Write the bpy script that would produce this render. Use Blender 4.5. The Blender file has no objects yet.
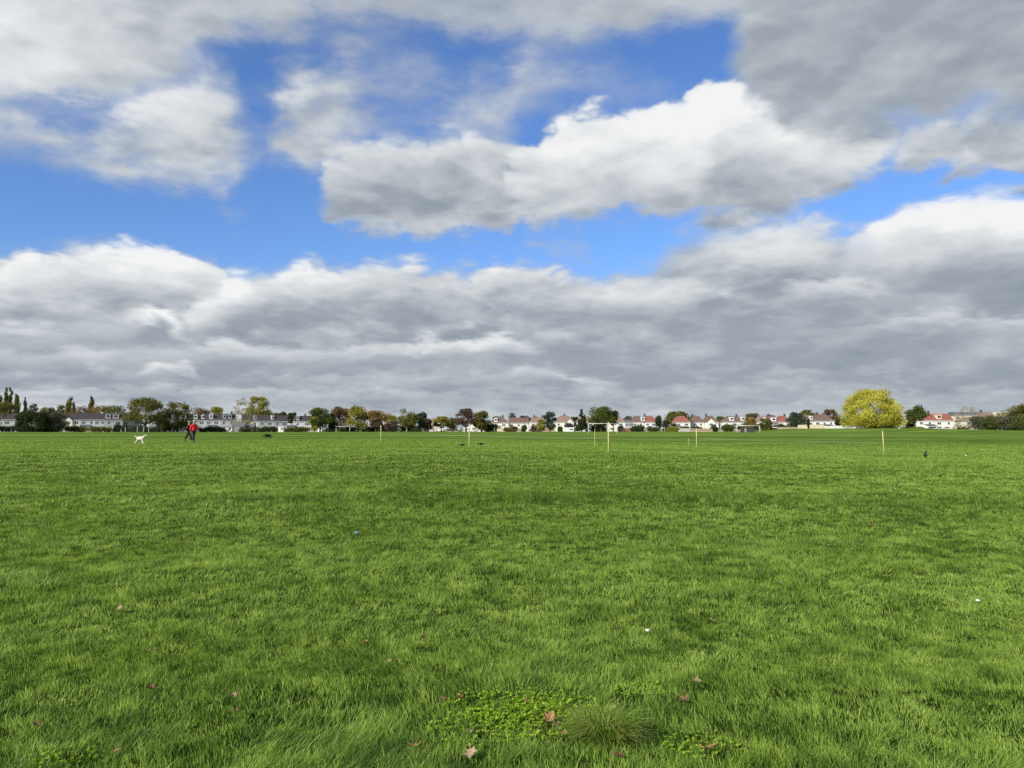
import bpy, math, random
import numpy as np
from mathutils import Vector, Matrix

S = bpy.context.scene
COL = S.collection
R = math.radians

# ------------------------------------------------------------------ camera
F = 768.0                     # focal length in pixels of a 1024 px wide frame
EYE = 1.5                     # lens height above the grass at the photographer's feet
HORIZON = 429.7
PITCH = math.atan((HORIZON - 384.0) / F)
cam = bpy.data.cameras.new("camera")
cam.sensor_width = 36.0
cam.lens = 36.0 * F / 1024.0
cam.clip_start = 0.05
cam.clip_end = 30000
camo = bpy.data.objects.new("camera", cam)
COL.objects.link(camo)
camo.location = (0, 0, EYE)
camo.rotation_euler = (math.pi / 2 + PITCH, 0, 0)
S.camera = camo

# ------------------------------------------------------------------ light
SUN_EL = R(29)
SUN_AZ = R(-140)              # measured from the view direction (+Y), negative = left, behind the shoulder
sdir = Vector((math.sin(SUN_AZ) * math.cos(SUN_EL), math.cos(SUN_AZ) * math.cos(SUN_EL), math.sin(SUN_EL)))
sun = bpy.data.lights.new("sun", 'SUN')
sun.energy = 4.9
sun.angle = R(0.6)
sun.color = (1.0, 0.94, 0.84)
suno = bpy.data.objects.new("sun", sun)
COL.objects.link(suno)
suno.rotation_euler = sdir.to_track_quat('Z', 'Y').to_euler()
suno.location = (-40, -30, 60)

S.view_settings.view_transform = 'Standard'
S.view_settings.look = 'None'
S.view_settings.exposure = 0.0
S.view_settings.gamma = 1.0
S.view_settings.use_curve_mapping = False


def ray(px, py):
    """direction of a point of the view as slopes (x/y, z/y)"""
    X = (px - 512.0) / F
    Y = (384.0 - py) / F
    m = math.cos(PITCH) - Y * math.sin(PITCH)
    return X / m, (math.sin(PITCH) + Y * math.cos(PITCH)) / m


# ------------------------------------------------------------------ world: Nishita sky with broken cumulus
W = bpy.data.worlds.new("World")
S.world = W
W.use_nodes = True
nt = W.node_tree
nt.nodes.clear()


class NB:
    """small helper to write node graphs as expressions"""
    def __init__(self, tree):
        self.t = tree

    def node(self, typ, **kw):
        n = self.t.nodes.new(typ)
        for k, v in kw.items():
            setattr(n, k, v)
        return n

    def put(self, sock, v):
        if isinstance(v, bpy.types.NodeSocket):
            self.t.links.new(v, sock)
        else:
            sock.default_value = v

    def m(self, op, a, b=0.0, c=None, clamp=False):
        n = self.node('ShaderNodeMath', operation=op, use_clamp=clamp)
        self.put(n.inputs[0], a)
        self.put(n.inputs[1], b)
        if c is not None:
            self.put(n.inputs[2], c)
        return n.outputs[0]

    def rng(self, v, a, b, c=0.0, d=1.0, interp='SMOOTHSTEP'):
        n = self.node('ShaderNodeMapRange', interpolation_type=interp)
        self.put(n.inputs['Value'], v)
        for k, x in zip(('From Min', 'From Max', 'To Min', 'To Max'), (a, b, c, d)):
            self.put(n.inputs[k], x)
        return n.outputs[0]

    def vec(self, x, y, z=0.0):
        n = self.node('ShaderNodeCombineXYZ')
        for i, v in enumerate((x, y, z)):
            self.put(n.inputs[i], v)
        return n.outputs[0]

    def sep(self, v):
        n = self.node('ShaderNodeSeparateXYZ')
        self.put(n.inputs[0], v)
        return n.outputs

    def vm(self, op, a, b):
        n = self.node('ShaderNodeVectorMath', operation=op)
        self.put(n.inputs[0], a)
        if op == 'SCALE':
            self.put(n.inputs['Scale'], b)
        else:
            self.put(n.inputs[1], b)
        return n.outputs[0]

    def noise(self, v, scale, detail=5.0, rough=0.5, dist=0.0, color=False, dims='3D'):
        n = self.node('ShaderNodeTexNoise', noise_dimensions=dims)
        self.put(n.inputs['Vector'], v)
        self.put(n.inputs['Scale'], scale)
        self.put(n.inputs['Detail'], detail)
        self.put(n.inputs['Roughness'], rough)
        self.put(n.inputs['Distortion'], dist)
        return n.outputs['Color' if color else 'Fac']

    def mix(self, f, a, b):
        n = self.node('ShaderNodeMix', data_type='RGBA')
        self.put(n.inputs[0], f)
        self.put(n.inputs[6], a)
        self.put(n.inputs[7], b)
        return n.outputs[2]

    def ramp(self, f, stops, interp='LINEAR'):
        n = self.node('ShaderNodeValToRGB')
        cr = n.color_ramp
        cr.interpolation = interp
        while len(cr.elements) < len(stops):
            cr.elements.new(0.5)
        for e, (p, c) in zip(cr.elements, stops):
            e.position = p
            e.color = tuple(c) + (1.0,) if len(c) == 3 else c
        self.put(n.inputs[0], f)
        return n.outputs[0]


def lin(r, g, b):
    """8-bit sRGB to linear"""
    return tuple(((c / 255.0) / 12.92 if c / 255.0 <= 0.04045 else ((c / 255.0 + 0.055) / 1.055) ** 2.4) for c in (r, g, b))


STRENGTH = 0.1
nb = NB(nt)
geo = nb.node('ShaderNodeTexCoord').outputs['Generated']
dx, dy, dz = nb.sep(geo)
hyp = nb.m('SQRT', nb.m('ADD', nb.m('MULTIPLY', dx, dx), nb.m('MULTIPLY', dy, dy)))
mm = nb.m('MAXIMUM', dy, nb.m('MULTIPLY', hyp, 0.45))
mm = nb.m('MAXIMUM', mm, 0.001)
u0 = nb.m('DIVIDE', dx, mm)
v0 = nb.m('DIVIDE', dz, mm)
zc = nb.m('ADD', nb.m('MAXIMUM', dz, 0.0), 0.26)
q = nb.vec(nb.m('DIVIDE', dx, zc), nb.m('DIVIDE', dy, zc), nb.m('MULTIPLY', dz, 1.5))
# cloud banks: each has a puffy lit top edge, a soft grey base, and its own opacity by bearing
hz = nb.m('MAXIMUM', v0, 0.0)
fb = nb.noise(q, 3.2, 6.0, 0.56)                 # soft turbulence
fi = nb.noise(q, 13.0, 4.0, 0.60)
fz = nb.noise(nb.vm('ADD', q, (7.3, 2.1, 4.4)), 4.5, 4.0, 0.58)


def billow(vec):
    """rounded bulges with creased valleys between them"""
    a = nb.m('ABSOLUTE', nb.m('SUBTRACT', nb.m('MULTIPLY', nb.noise(vec, 5.0, 1.0, 0.5), 2.0), 1.0))
    b = nb.m('ABSOLUTE', nb.m('SUBTRACT', nb.m('MULTIPLY', nb.noise(vec, 12.5, 1.5, 0.5), 2.0), 1.0))
    return nb.m('ADD', nb.m('MULTIPLY', a, 1.35), nb.m('MULTIPLY', b, 0.75))


def at_height(add, shift):
    zz = nb.m('ADD', zc, add)
    return nb.vec(nb.m('DIVIDE', nb.m('SUBTRACT', dx, shift), zz), nb.m('DIVIDE', dy, zz), nb.m('MULTIPLY', dz, 1.5))


warp = nb.vm('SCALE', nb.vm('SUBTRACT', nb.noise(q, 4.0, 2.0, 0.55, color=True), (0.5, 0.5, 0.5)), 0.10)
bl = billow(nb.vm('ADD', q, warp))
bl2 = billow(nb.vm('ADD', at_height(0.016, 0.006), warp))
fb2 = nb.noise(at_height(0.03, 0.008), 3.2, 6.0, 0.56)
amp = nb.m('MINIMUM', nb.m('ADD', nb.m('MULTIPLY', hz, 0.24), 0.010), 0.075)
puff = nb.m('ADD', nb.m('MULTIPLY', nb.m('SUBTRACT', bl, 0.42), 0.42), nb.m('MULTIPLY', nb.m('SUBTRACT', fb, 0.5), 0.85))
puff = nb.m('MULTIPLY', nb.m('ADD', puff, nb.m('MULTIPLY', nb.m('SUBTRACT', fi, 0.5), 0.28)), amp)
ragged = nb.m('MULTIPLY', nb.m('ADD', nb.m('SUBTRACT', fb, 0.5), nb.m('MULTIPLY', nb.m('SUBTRACT', fi, 0.5), 0.6)), nb.m('MULTIPLY', amp, 1.6))
us = nb.m('ADD', u0, nb.m('MULTIPLY', nb.m('SUBTRACT', fz, 0.5), nb.m('ADD', nb.m('MULTIPLY', hz, 0.22), 0.03)))
tt = nb.rng(us, -0.75, 0.75, 0.0, 1.0, 'LINEAR')
relief = nb.m('ADD', nb.m('MULTIPLY', nb.m('SUBTRACT', bl, bl2), 0.16), nb.m('MULTIPLY', nb.m('SUBTRACT', fb, fb2), 0.75))
relief = nb.m('ADD', relief, nb.m('MULTIPLY', nb.m('SUBTRACT', fb, 0.5), 0.12))
relief = nb.m('ADD', relief, nb.m('MULTIPLY', nb.m('SUBTRACT', fi, 0.5), 0.04))
wisp = nb.m('ADD', nb.m('SUBTRACT', fz, 0.5), nb.m('MULTIPLY', nb.m('SUBTRACT', fi, 0.5), 0.7))


def nv(v):
    return (v + 0.10) / 1.10


def bank(S_, A_, pts, depth, soft_top, soft_base, grey, rel=1.0, wispy=0.0):
    """pts: (view column, top row, base row, lit brightness, opacity); depth/softness in view rows"""
    pts = sorted(pts)
    st = [((ray(p[0], 250)[0] + 0.75) / 1.5, (nv(ray(512, p[1])[1]), nv(ray(512, p[2])[1]), p[3], p[4])) for p in pts]
    r_ = nb.node('ShaderNodeValToRGB')
    cr = r_.color_ramp
    cr.interpolation = 'LINEAR'
    while len(cr.elements) < len(st):
        cr.elements.new(0.5)
    for e, (p_, c_) in zip(cr.elements, st):
        e.position = min(1, max(0, p_))
        e.color = c_
    nb.put(r_.inputs[0], tt)
    sc = nb.node('ShaderNodeSeparateColor')
    nb.put(sc.inputs[0], r_.outputs[0])
    T = nb.m('ADD', nb.m('SUBTRACT', nb.m('MULTIPLY', sc.outputs[0], 1.10), 0.10), puff)
    B = nb.m('ADD', nb.m('SUBTRACT', nb.m('MULTIPLY', sc.outputs[1], 1.10), 0.10), ragged)
    below = nb.m('ADD', nb.m('SUBTRACT', T, v0), 0.009)
    aT = nb.rng(below, -0.8 * soft_top / F, 1.9 * soft_top / F)
    aB = nb.rng(nb.m('SUBTRACT', v0, B), -0.55 * soft_base / F, 0.55 * soft_base / F)
    a = nb.m('MULTIPLY', nb.m('MULTIPLY', aT, aB), r_.outputs[1])
    if wispy:
        a = nb.rng(nb.m('ADD', a, nb.m('MULTIPLY', wisp, wispy)), 0.12, 0.95)
        a = nb.m('MULTIPLY', a, nb.rng(r_.outputs[1], 0.0, 0.25))
        a = nb.m('MULTIPLY', a, nb.m('MULTIPLY', aT, aB))
    t = nb.rng(below, 0.0, depth / F, 0.0, 1.0, 'SMOOTHSTEP')
    lit = sc.outputs[2] if depth > 30 else nb.m('ADD', nb.m('MULTIPLY', sc.outputs[2], 1.60), -0.60 * grey)
    s = nb.m('ADD', nb.m('MULTIPLY', lit, nb.m('SUBTRACT', 1.0, t)), nb.m('MULTIPLY', t, grey))
    s = nb.m('ADD', s, nb.m('MULTIPLY', relief, rel))
    S2 = nb.m('ADD', nb.m('MULTIPLY', S_, nb.m('SUBTRACT', 1.0, a)), nb.m('MULTIPLY', s, a))
    A2 = nb.m('SUBTRACT', 1.0, nb.m('MULTIPLY', nb.m('SUBTRACT', 1.0, A_), nb.m('SUBTRACT', 1.0, a)))
    return S2, A2


UP = -900
sA, sS = 0.0, 0.6
# high and overhead cloud
sS, sA = bank(sS, sA, [(-60, UP, -60, .7, .9), (400, UP, -50, .7, .5), (700, UP, -60, .7, .9), (1080, UP, -60, .6, 1)], 300, 60, 70, 0.60, 1.0, 0.8)
sS, sA = bank(sS, sA, [(-60, UP, 108, .88, 1), (20, UP, 106, .86, 1), (90, UP, 104, .74, 1), (150, UP, 88, .64, 1), (205, UP, 60, .64, .95), (290, UP, 36, .68, .9), (410, UP, 22, .66, .8), (480, UP, 48, .62, .75), (560, UP, 52, .62, .8), (640, UP, 34, .62, .9), (740, UP, 30, .62, .95), (800, UP, 30, .6, 1), (1080, UP, 30, .6, 1)], 3000, 20, 60, 0.66, 0.7, 0.12)
# thin veils over the blue
sS, sA = bank(sS, sA, [(260, 0, 150, .70, 0), (300, 0, 160, .72, .34), (350, 0, 160, .72, .50), (400, 0, 165, .72, .50), (440, 30, 165, .70, .50), (500, 40, 160, .72, .58), (530, 0, 130, .70, .58), (590, 10, 120, .70, .45), (640, 30, 130, .7, .34), (700, 50, 125, .7, .22), (735, 60, 125, .7, 0)], 120, 44, 60, 0.68, 0.5, 0.85)
sS, sA = bank(sS, sA, [(-60, 70, 165, .70, .55), (40, 74, 165, .70, .55), (75, 76, 178, .80, .62), (100, 70, 182, .86, .8), (150, 50, 186, .88, .9), (200, 34, 192, .86, .9), (232, 54, 200, .78, .72), (252, 80, 190, .7, .38), (268, 70, 180, .7, .3), (285, 50, 170, .74, .6), (310, 42, 180, .76, .75), (345, 50, 175, .74, .6), (375, 80, 160, .7, 0)], 130, 40, 55, 0.68, 0.8, 1.0)
# big cloud across the middle
sS, sA = bank(sS, sA, [(312, 200, 215, .7, 0), (332, 148, 232, .76, .85), (380, 134, 242, .76, 1), (430, 128, 245, .86, 1), (468, 126, 240, .90, 1), (500, 142, 232, .74, 1), (530, 150, 225, .72, .9), (560, 160, 225, .7, 0)], 78, 14, 34, 0.58, 0.8, 0.15)
sS, sA = bank(sS, sA, [(488, 200, 216, .7, 0), (512, 160, 222, .80, .9), (545, 134, 222, .88, 1), (580, 120, 222, .92, 1), (628, 110, 220, .94, 1), (662, 116, 220, .97, 1), (692, 108, 222, .97, 1), (712, 82, 224, .98, 1), (738, 76, 224, .98, 1), (765, 92, 222, .92, 1), (800, 105, 212, .88, 1), (850, 108, 196, .84, 1), (890, 120, 176, .76, .8), (915, 130, 165, .7, 0)], 135, 8, 42, 0.55, 0.75, 0.1)
# grey mass at upper right and its ragged lower neighbour
sS, sA = bank(sS, sA, [(880, 118, 185, .70, 0), (905, 112, 180, .74, .8), (950, 106, 178, .76, 1), (1000, 104, 182, .74, 1), (1080, 104, 185, .7, 1)], 55, 18, 28, 0.60, 1.0, 0.3)
sS, sA = bank(sS, sA, [(715, UP, 100, .66, 0), (752, UP, 112, .74, .8), (785, UP, 134, .66, 1), (830, UP, 142, .62, 1), (900, UP, 132, .60, 1), (960, UP, 124, .60, 1), (1080, UP, 124, .56, 1)], 1500, 20, 74, 0.555, 0.6, 0.1)
# little smudges in the blue
sS, sA = bank(sS, sA, [(205, 205, 228, .64, 0), (222, 202, 232, .64, .5), (250, 204, 230, .64, .4), (268, 206, 226, .64, 0), (515, 240, 262, .66, 0), (535, 234, 264, .66, .5), (590, 236, 260, .66, .45), (610, 240, 258, .66, 0)], 40, 16, 18, 0.60, 0.5, 0.6)
# the lower deck, back sheet first
sS, sA = bank(sS, sA, [(-60, 262, 600, .72, 1), (100, 262, 600, .70, 1), (200, 272, 600, .68, 1), (240, 285, 600, .66, 1), (420, 275, 600, .64, 1), (600, 275, 600, .62, 1), (680, 262, 600, .62, 1), (760, 250, 600, .60, 1), (1080, 235, 600, .6, 1)], 110, 18, 10, 0.545, 0.4)
# thin haze of cloud above the left heap
sS, sA = bank(sS, sA, [(-60, 240, 275, .74, .5), (40, 236, 275, .74, .6), (75, 226, 275, .74, .7), (110, 236, 275, .74, .6), (140, 245, 275, .7, 0)], 60, 22, 20, 0.68, 0.6, 0.4)
sS, sA = bank(sS, sA, [(-60, 262, 315, .84, 1), (0, 262, 315, .84, 1), (28, 244, 318, .92, 1), (45, 252, 318, .86, 1), (85, 252, 318, .84, 1), (120, 246, 318, 1.0, 1), (165, 241, 318, 1.05, 1), (190, 252, 316, .90, 1), (222, 264, 312, .84, 1), (238, 282, 305, .76, .3), (250, 290, 300, .7, 0)], 70, 7, 30, 0.64, 0.75)
sS, sA = bank(sS, sA, [(640, 250, 300, .64, 0), (660, 238, 305, .66, .7), (690, 224, 308, .74, .9), (725, 214, 308, .82, 1), (775, 208, 305, .88, 1), (820, 216, 300, .82, 1), (860, 232, 295, .74, .8), (890, 245, 290, .7, 0)], 72, 20, 30, 0.60, 0.8, 0.15)
sS, sA = bank(sS, sA, [(180, 330, 345, .7, 0), (198, 304, 350, .86, .9), (215, 288, 352, .93, 1), (238, 273, 350, 1.03, 1), (270, 270, 348, .88, 1), (305, 265, 346, 1.0, 1), (325, 274, 346, .84, 1), (370, 270, 345, .82, 1), (410, 262, 344, .84, 1), (430, 272, 344, .84, 1), (455, 274, 344, .88, 1), (500, 266, 342, .86, 1), (540, 271, 340, .80, 1), (600, 276, 338, .76, 1), (660, 282, 336, .72, .9), (720, 292, 330, .7, 0)], 58, 8, 34, 0.56, 0.75)
sS, sA = bank(sS, sA, [(835, 240, 270, .8, 0), (852, 230, 286, .84, .8), (880, 219, 290, .92, 1), (915, 210, 292, .97, 1), (955, 198, 296, 1.08, 1), (990, 192, 298, 1.12, 1), (1080, 190, 300, 1.12, 1)], 96, 8, 36, 0.50, 0.55)
# rows of smaller, farther heaps
sS, sA = bank(sS, sA, [(-60, 328, 352, .72, .8), (30, 325, 352, .74, .9), (60, 330, 350, .68, .6), (125, 322, 345, .7, .4), (145, 312, 345, .84, .9), (163, 309, 345, .90, 1), (178, 322, 348, .84, .9), (195, 336, 350, .72, .3), (210, 340, 350, .7, 0), (500, 300, 330, .7, 0), (540, 292, 330, .72, .8), (600, 296, 330, .70, .8), (680, 305, 330, .68, 0), (770, 300, 325, .7, 0), (800, 286, 328, .74, .8), (850, 281, 326, .76, .9), (885, 284, 320, .70, .7), (915, 300, 320, .6, 0)], 26, 7, 22, 0.55, 0.38)
sS, sA = bank(sS, sA, [(-60, 352, 374, .68, .7), (60, 356, 374, .66, .6), (130, 352, 372, .66, .6), (195, 350, 372, .68, .7), (215, 346, 374, .76, .9), (300, 352, 374, .72, .8), (400, 346, 370, .76, .9), (440, 343, 368, .84, .95), (505, 338, 366, .84, 1), (530, 346, 364, .76, .7), (560, 352, 362, .6, 0), (850, 335, 345, .6, 0), (880, 322, 345, .68, .9), (940, 317, 345, .70, .9), (1010, 320, 345, .68, .9), (1080, 318, 345, .66, .9)], 22, 6, 18, 0.555, 0.38)
sS, sA = bank(sS, sA, [(-60, 378, 392, .66, .6), (80, 376, 392, .66, .6), (140, 378, 390, .66, .4), (155, 372, 388, .80, .9), (190, 372, 388, .80, .9), (205, 380, 390, .66, .4), (300, 380, 394, .68, .5), (420, 382, 394, .64, .5), (505, 380, 392, .66, .6), (520, 372, 390, .74, .9), (552, 372, 390, .72, .8), (575, 381, 394, .76, .9), (612, 383, 394, .72, .6), (640, 386, 394, .6, 0), (740, 380, 388, .6, 0), (770, 370, 386, .68, .9), (820, 372, 386, .68, .8), (880, 374, 386, .6, .4), (1080, 378, 388, .6, .5)], 12, 5, 12, 0.56, 0.45)
sS, sA = bank(sS, sA, [(-60, 396, 412, .74, .8), (100, 394, 412, .72, .8), (200, 392, 410, .72, .8), (260, 390, 408, .74, .8), (300, 396, 410, .7, .7), (420, 398, 412, .68, .7), (560, 396, 408, .62, .6), (720, 389, 400, .70, .8), (760, 392, 402, .64, .6), (900, 396, 408, .62, .6), (990, 394, 406, .66, .8), (1080, 394, 406, .62, .6)], 12, 5, 12, 0.575, 0.4)
sS, sA = bank(sS, sA, [(-60, 408, 700, .80, 1), (200, 408, 700, .76, 1), (400, 410, 700, .70, 1), (600, 410, 700, .66, 1), (800, 408, 700, .63, 1), (1080, 408, 700, .62, 1)], 300, 14, 10, 0.68, 0.35)
alpha = nb.m('MINIMUM', sA, 1.0)
s_ = nb.m('ADD', nb.m('MULTIPLY', nb.m('SUBTRACT', sS, 0.55), 1.22), 0.575)
K = 1.0 / STRENGTH
cl = nb.ramp(s_, [(0.15, lin(126, 137, 150)), (0.42, lin(145, 155, 167)), (0.55, lin(158, 167, 177)),
                  (0.67, lin(182, 189, 196)), (0.80, lin(208, 213, 217)), (0.92, lin(228, 231, 233)), (1.0, lin(243, 244, 244))])
cl = nb.vm('SCALE', cl, K)
sky = nb.node('ShaderNodeTexSky', sky_type='NISHITA')
sky.sun_disc = False
sky.sun_elevation = SUN_EL
sky.sun_rotation = SUN_AZ
sky.air_density = 1.0
sky.dust_density = 0.3
sky.ozone_density = 1.6
tint = nb.vm('MULTIPLY', sky.outputs[0], (0.80, 1.10, 1.62))
skyc = nb.mix(alpha, tint, cl)
bg = nb.node('ShaderNodeBackground')
nb.put(bg.inputs[0], skyc)
bg.inputs[1].default_value = STRENGTH
wo = nb.node('ShaderNodeOutputWorld')
nt.links.new(bg.outputs[0], wo.inputs[0])
W.cycles.sampling_method = 'MANUAL'
W.cycles.sample_map_resolution = 512
S.cycles.max_bounces = 4
S.cycles.diffuse_bounces = 3
S.cycles.transparent_max_bounces = 4

# ------------------------------------------------------------------ numeric noise
_rs = np.random.RandomState(7)
_tab = _rs.rand(256, 256)


def vnoise(x, y, cell, seed=0):
    """smooth value noise 0..1"""
    x = np.asarray(x, float) / cell + 31.7 * seed + 1000
    y = np.asarray(y, float) / cell + 17.3 * seed + 1000
    ix = np.floor(x).astype(int)
    iy = np.floor(y).astype(int)
    fx = x - ix
    fy = y - iy
    fx = fx * fx * (3 - 2 * fx)
    fy = fy * fy * (3 - 2 * fy)
    a = _tab[ix % 256, iy % 256]
    b = _tab[(ix + 1) % 256, iy % 256]
    c = _tab[ix % 256, (iy + 1) % 256]
    e = _tab[(ix + 1) % 256, (iy + 1) % 256]
    return (a * (1 - fx) + b * fx) * (1 - fy) + (c * (1 - fx) + e * fx) * fy


def sstep(x, a, b):
    t = np.clip((np.asarray(x, float) - a) / (b - a), 0, 1)
    return t * t * (3 - 2 * t)


def ground(x, y):
    """height of the field"""
    x = np.asarray(x, float)
    y = np.asarray(y, float)
    z = 0.5 * sstep(y, 4, 33)
    z = z - 0.38 * sstep(x, 4, 20) * sstep(y, 18, 40) * (1 - sstep(y, 70, 130))
    z = z + 0.10 * (vnoise(x, y, 17, 1) - 0.5) * sstep(y, 8, 20) * (1 - sstep(y, 150, 260))
    z = z + 0.05 * (vnoise(x, y, 3.1, 2) - 0.5) * (1 - sstep(y, 60, 120))
    z = z + 0.045 * (vnoise(x, y, 0.75, 3) - 0.5) * (1 - sstep(y, 20, 45))
    # the low bank on the right, below the yellow tree
    bank = np.exp(-((x - 141) / 17.0) ** 2) * 1.25 * sstep(y, 150, 300)
    bank += 0.30 * sstep(x, 95, 130) * sstep(y, 110, 260)
    z = z + bank
    return z


def gz(x, y):
    return float(ground(x, y))


def hit(px, py):
    """where the sight line of a view point meets the field"""
    u, v = ray(px, py)
    lo, hi = 1.0, 600.0
    for _ in range(60):
        mid = (lo + hi) / 2
        if EYE + v * mid > gz(u * mid, mid):
            lo = mid
        else:
            hi = mid
    return Vector((u * lo, lo, gz(u * lo, lo)))


def X(px, D):
    return (px - 512.0) / F * D


def Z(py, D):
    return EYE + ray(512, py)[1] * D


# ------------------------------------------------------------------ materials
def mat(name):
    m = bpy.data.materials.new(name)
    m.use_nodes = True
    t = m.node_tree
    t.nodes.clear()
    out = t.nodes.new('ShaderNodeOutputMaterial')
    return m, NB(t), out


def surf(name, c1, c2=None, scale=3.0, rough=0.8, metal=0.0, bump=0.0, bscale=20.0, spec=0.3, stretch=(1, 1, 1), coord='Object'):
    m, n, out = mat(name)
    p = n.node('ShaderNodeBsdfPrincipled')
    tc = n.node('ShaderNodeTexCoord').outputs[coord]
    tc = n.vm('MULTIPLY', tc, stretch)
    c2 = c2 or tuple(c * 0.8 for c in c1)
    f = n.noise(tc, scale, 6.0, 0.6)
    n.put(p.inputs['Base Color'], n.ramp(f, [(0.35, c1), (0.65, c2)]))
    p.inputs['Roughness'].default_value = rough
    p.inputs['Metallic'].default_value = metal
    p.inputs['Specular IOR Level'].default_value = spec
    if bump:
        b = n.node('ShaderNodeBump')
        b.inputs['Strength'].default_value = bump
        n.put(b.inputs['Height'], n.noise(tc, bscale, 4.0, 0.6))
        m.node_tree.links.new(b.outputs[0], p.inputs['Normal'])
    m.node_tree.links.new(p.outputs[0], out.inputs[0])
    return m


def leafy(name, ca, cb, cc, transl=0.35, nscale=0.35, gloss=0.0):
    """foliage: hue from a per-leaf number and a slow noise; light passes through"""
    m, n, out = mat(name)
    at = n.node('ShaderNodeAttribute', attribute_name='tint')
    tc = n.node('ShaderNodeTexCoord').outputs['Object']
    f = n.m('ADD', n.m('MULTIPLY', at.outputs['Fac'], 0.6), n.m('MULTIPLY', n.noise(tc, nscale, 3.0), 0.8))
    f = n.m('SUBTRACT', f, 0.2)
    c = n.ramp(f, [(0.15, ca), (0.5, cb), (0.85, cc)])
    d = n.node('ShaderNodeBsdfDiffuse')
    n.put(d.inputs[0], c)
    t = n.node('ShaderNodeBsdfTranslucent')
    n.put(t.inputs[0], n.vm('MULTIPLY', c, (1.15, 1.1, 0.6)))
    mx = n.node('ShaderNodeMixShader')
    mx.inputs[0].default_value = transl
    L = m.node_tree.links
    L.new(d.outputs[0], mx.inputs[1])
    L.new(t.outputs[0], mx.inputs[2])
    res = mx.outputs[0]
    if gloss:
        g = n.node('ShaderNodeBsdfGlossy')
        g.inputs['Roughness'].default_value = 0.5
        g.inputs[0].default_value = (0.9, 0.95, 0.9, 1)
        m2 = n.node('ShaderNodeMixShader')
        fr = n.node('ShaderNodeFresnel')
        fr.inputs[0].default_value = 1.38
        n.put(m2.inputs[0], n.m('MULTIPLY', fr.outputs[0], gloss))
        L.new(res, m2.inputs[1])
        L.new(g.outputs[0], m2.inputs[2])
        res = m2.outputs[0]
    L.new(res, out.inputs[0])
    return m


# ------------------------------------------------------------------ mesh helpers
def mesh_np(name, verts, faces_flat, sizes, material, smooth=False, tint=None):
    me = bpy.data.meshes.new(name)
    nv = len(verts)
    nf = len(sizes)
    me.vertices.add(nv)
    me.vertices.foreach_set('co', np.asarray(verts, np.float32).ravel())
    me.loops.add(len(faces_flat))
    me.loops.foreach_set('vertex_index', np.asarray(faces_flat, np.int32))
    me.polygons.add(nf)
    starts = np.concatenate([[0], np.cumsum(sizes)[:-1]]).astype(np.int32)
    me.polygons.foreach_set('loop_start', starts)
    me.polygons.foreach_set('loop_total', np.asarray(sizes, np.int32))
    if smooth:
        me.polygons.foreach_set('use_smooth', np.ones(nf, bool))
    if tint is not None:
        a = me.attributes.new('tint', 'FLOAT', 'POINT')
        a.data.foreach_set('value', np.asarray(tint, np.float32))
    me.update(calc_edges=True)
    me.materials.append(material)
    return me


def link(name, me, parent=None, loc=None, rot=None):
    o = bpy.data.objects.new(name, me)
    COL.objects.link(o)
    if parent is not None:
        o.parent = parent
    if loc is not None:
        o.location = loc
    if rot is not None:
        o.rotation_euler = rot
    return o


def tag(o, label=None, cat=None, group=None, kind=None):
    if label:
        o['label'] = label
    if cat:
        o['category'] = cat
    if group:
        o['group'] = group
    if kind:
        o['kind'] = kind
    return o


def empty(name, loc, rz=0.0):
    o = bpy.data.objects.new(name, None)
    COL.objects.link(o)
    o.empty_display_size = 0.3
    o.location = loc
    o.rotation_euler = (0, 0, rz)
    return o


class MB:
    """collects faces and links them as ONE mesh object"""
    def __init__(self):
        self.v = []
        self.f = []

    def face(self, pts):
        i = len(self.v)
        self.v += [tuple(p) for p in pts]
        self.f.append(list(range(i, i + len(pts))))
        return self

    def poly(self, verts, faces):
        i = len(self.v)
        self.v += [tuple(p) for p in verts]
        self.f += [[i + k for k in f] for f in faces]
        return self

    def box(self, x0, x1, y0, y1, z0, z1):
        return self.poly([(x0, y0, z0), (x1, y0, z0), (x1, y1, z0), (x0, y1, z0), (x0, y0, z1), (x1, y0, z1), (x1, y1, z1), (x0, y1, z1)],
                         [(0, 3, 2, 1), (4, 5, 6, 7), (0, 1, 5, 4), (1, 2, 6, 5), (2, 3, 7, 6), (3, 0, 4, 7)])

    def tube(self, pts, radii, n=8, caps=True):
        pts = [Vector(p) for p in pts]
        rings = []
        for i, p in enumerate(pts):
            a = pts[max(0, i - 1)]
            b = pts[min(len(pts) - 1, i + 1)]
            t = (b - a).normalized()
            s = t.cross(Vector((0, 0, 1)))
            if s.length < 0.05:
                s = t.cross(Vector((0, 1, 0)))
            s.normalize()
            w = t.cross(s)
            base = len(self.v)
            for k in range(n):
                ang = 2 * math.pi * k / n
                self.v.append(tuple(p + (s * math.cos(ang) + w * math.sin(ang)) * radii[i]))
            rings.append(base)
        for a, b in zip(rings, rings[1:]):
            for k in range(n):
                self.f.append([a + k, b + k, b + (k + 1) % n, a + (k + 1) % n])
        if caps:
            self.f.append([rings[0] + k for k in range(n)])
            self.f.append([rings[-1] + k for k in reversed(range(n))])
        return self

    def build(self, name, material, parent=None, smooth=False, loc=None, rot=None, bevel=0.0):
        me = bpy.data.meshes.new(name)
        me.from_pydata(self.v, [], self.f)
        me.update()
        me.materials.append(material)
        if smooth:
            me.polygons.foreach_set('use_smooth', [True] * len(me.polygons))
        o = link(name, me, parent, loc, rot)
        if bevel:
            b = o.modifiers.new('bevel', 'BEVEL')
            b.width = bevel
            b.segments = 2
        return o


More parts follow.
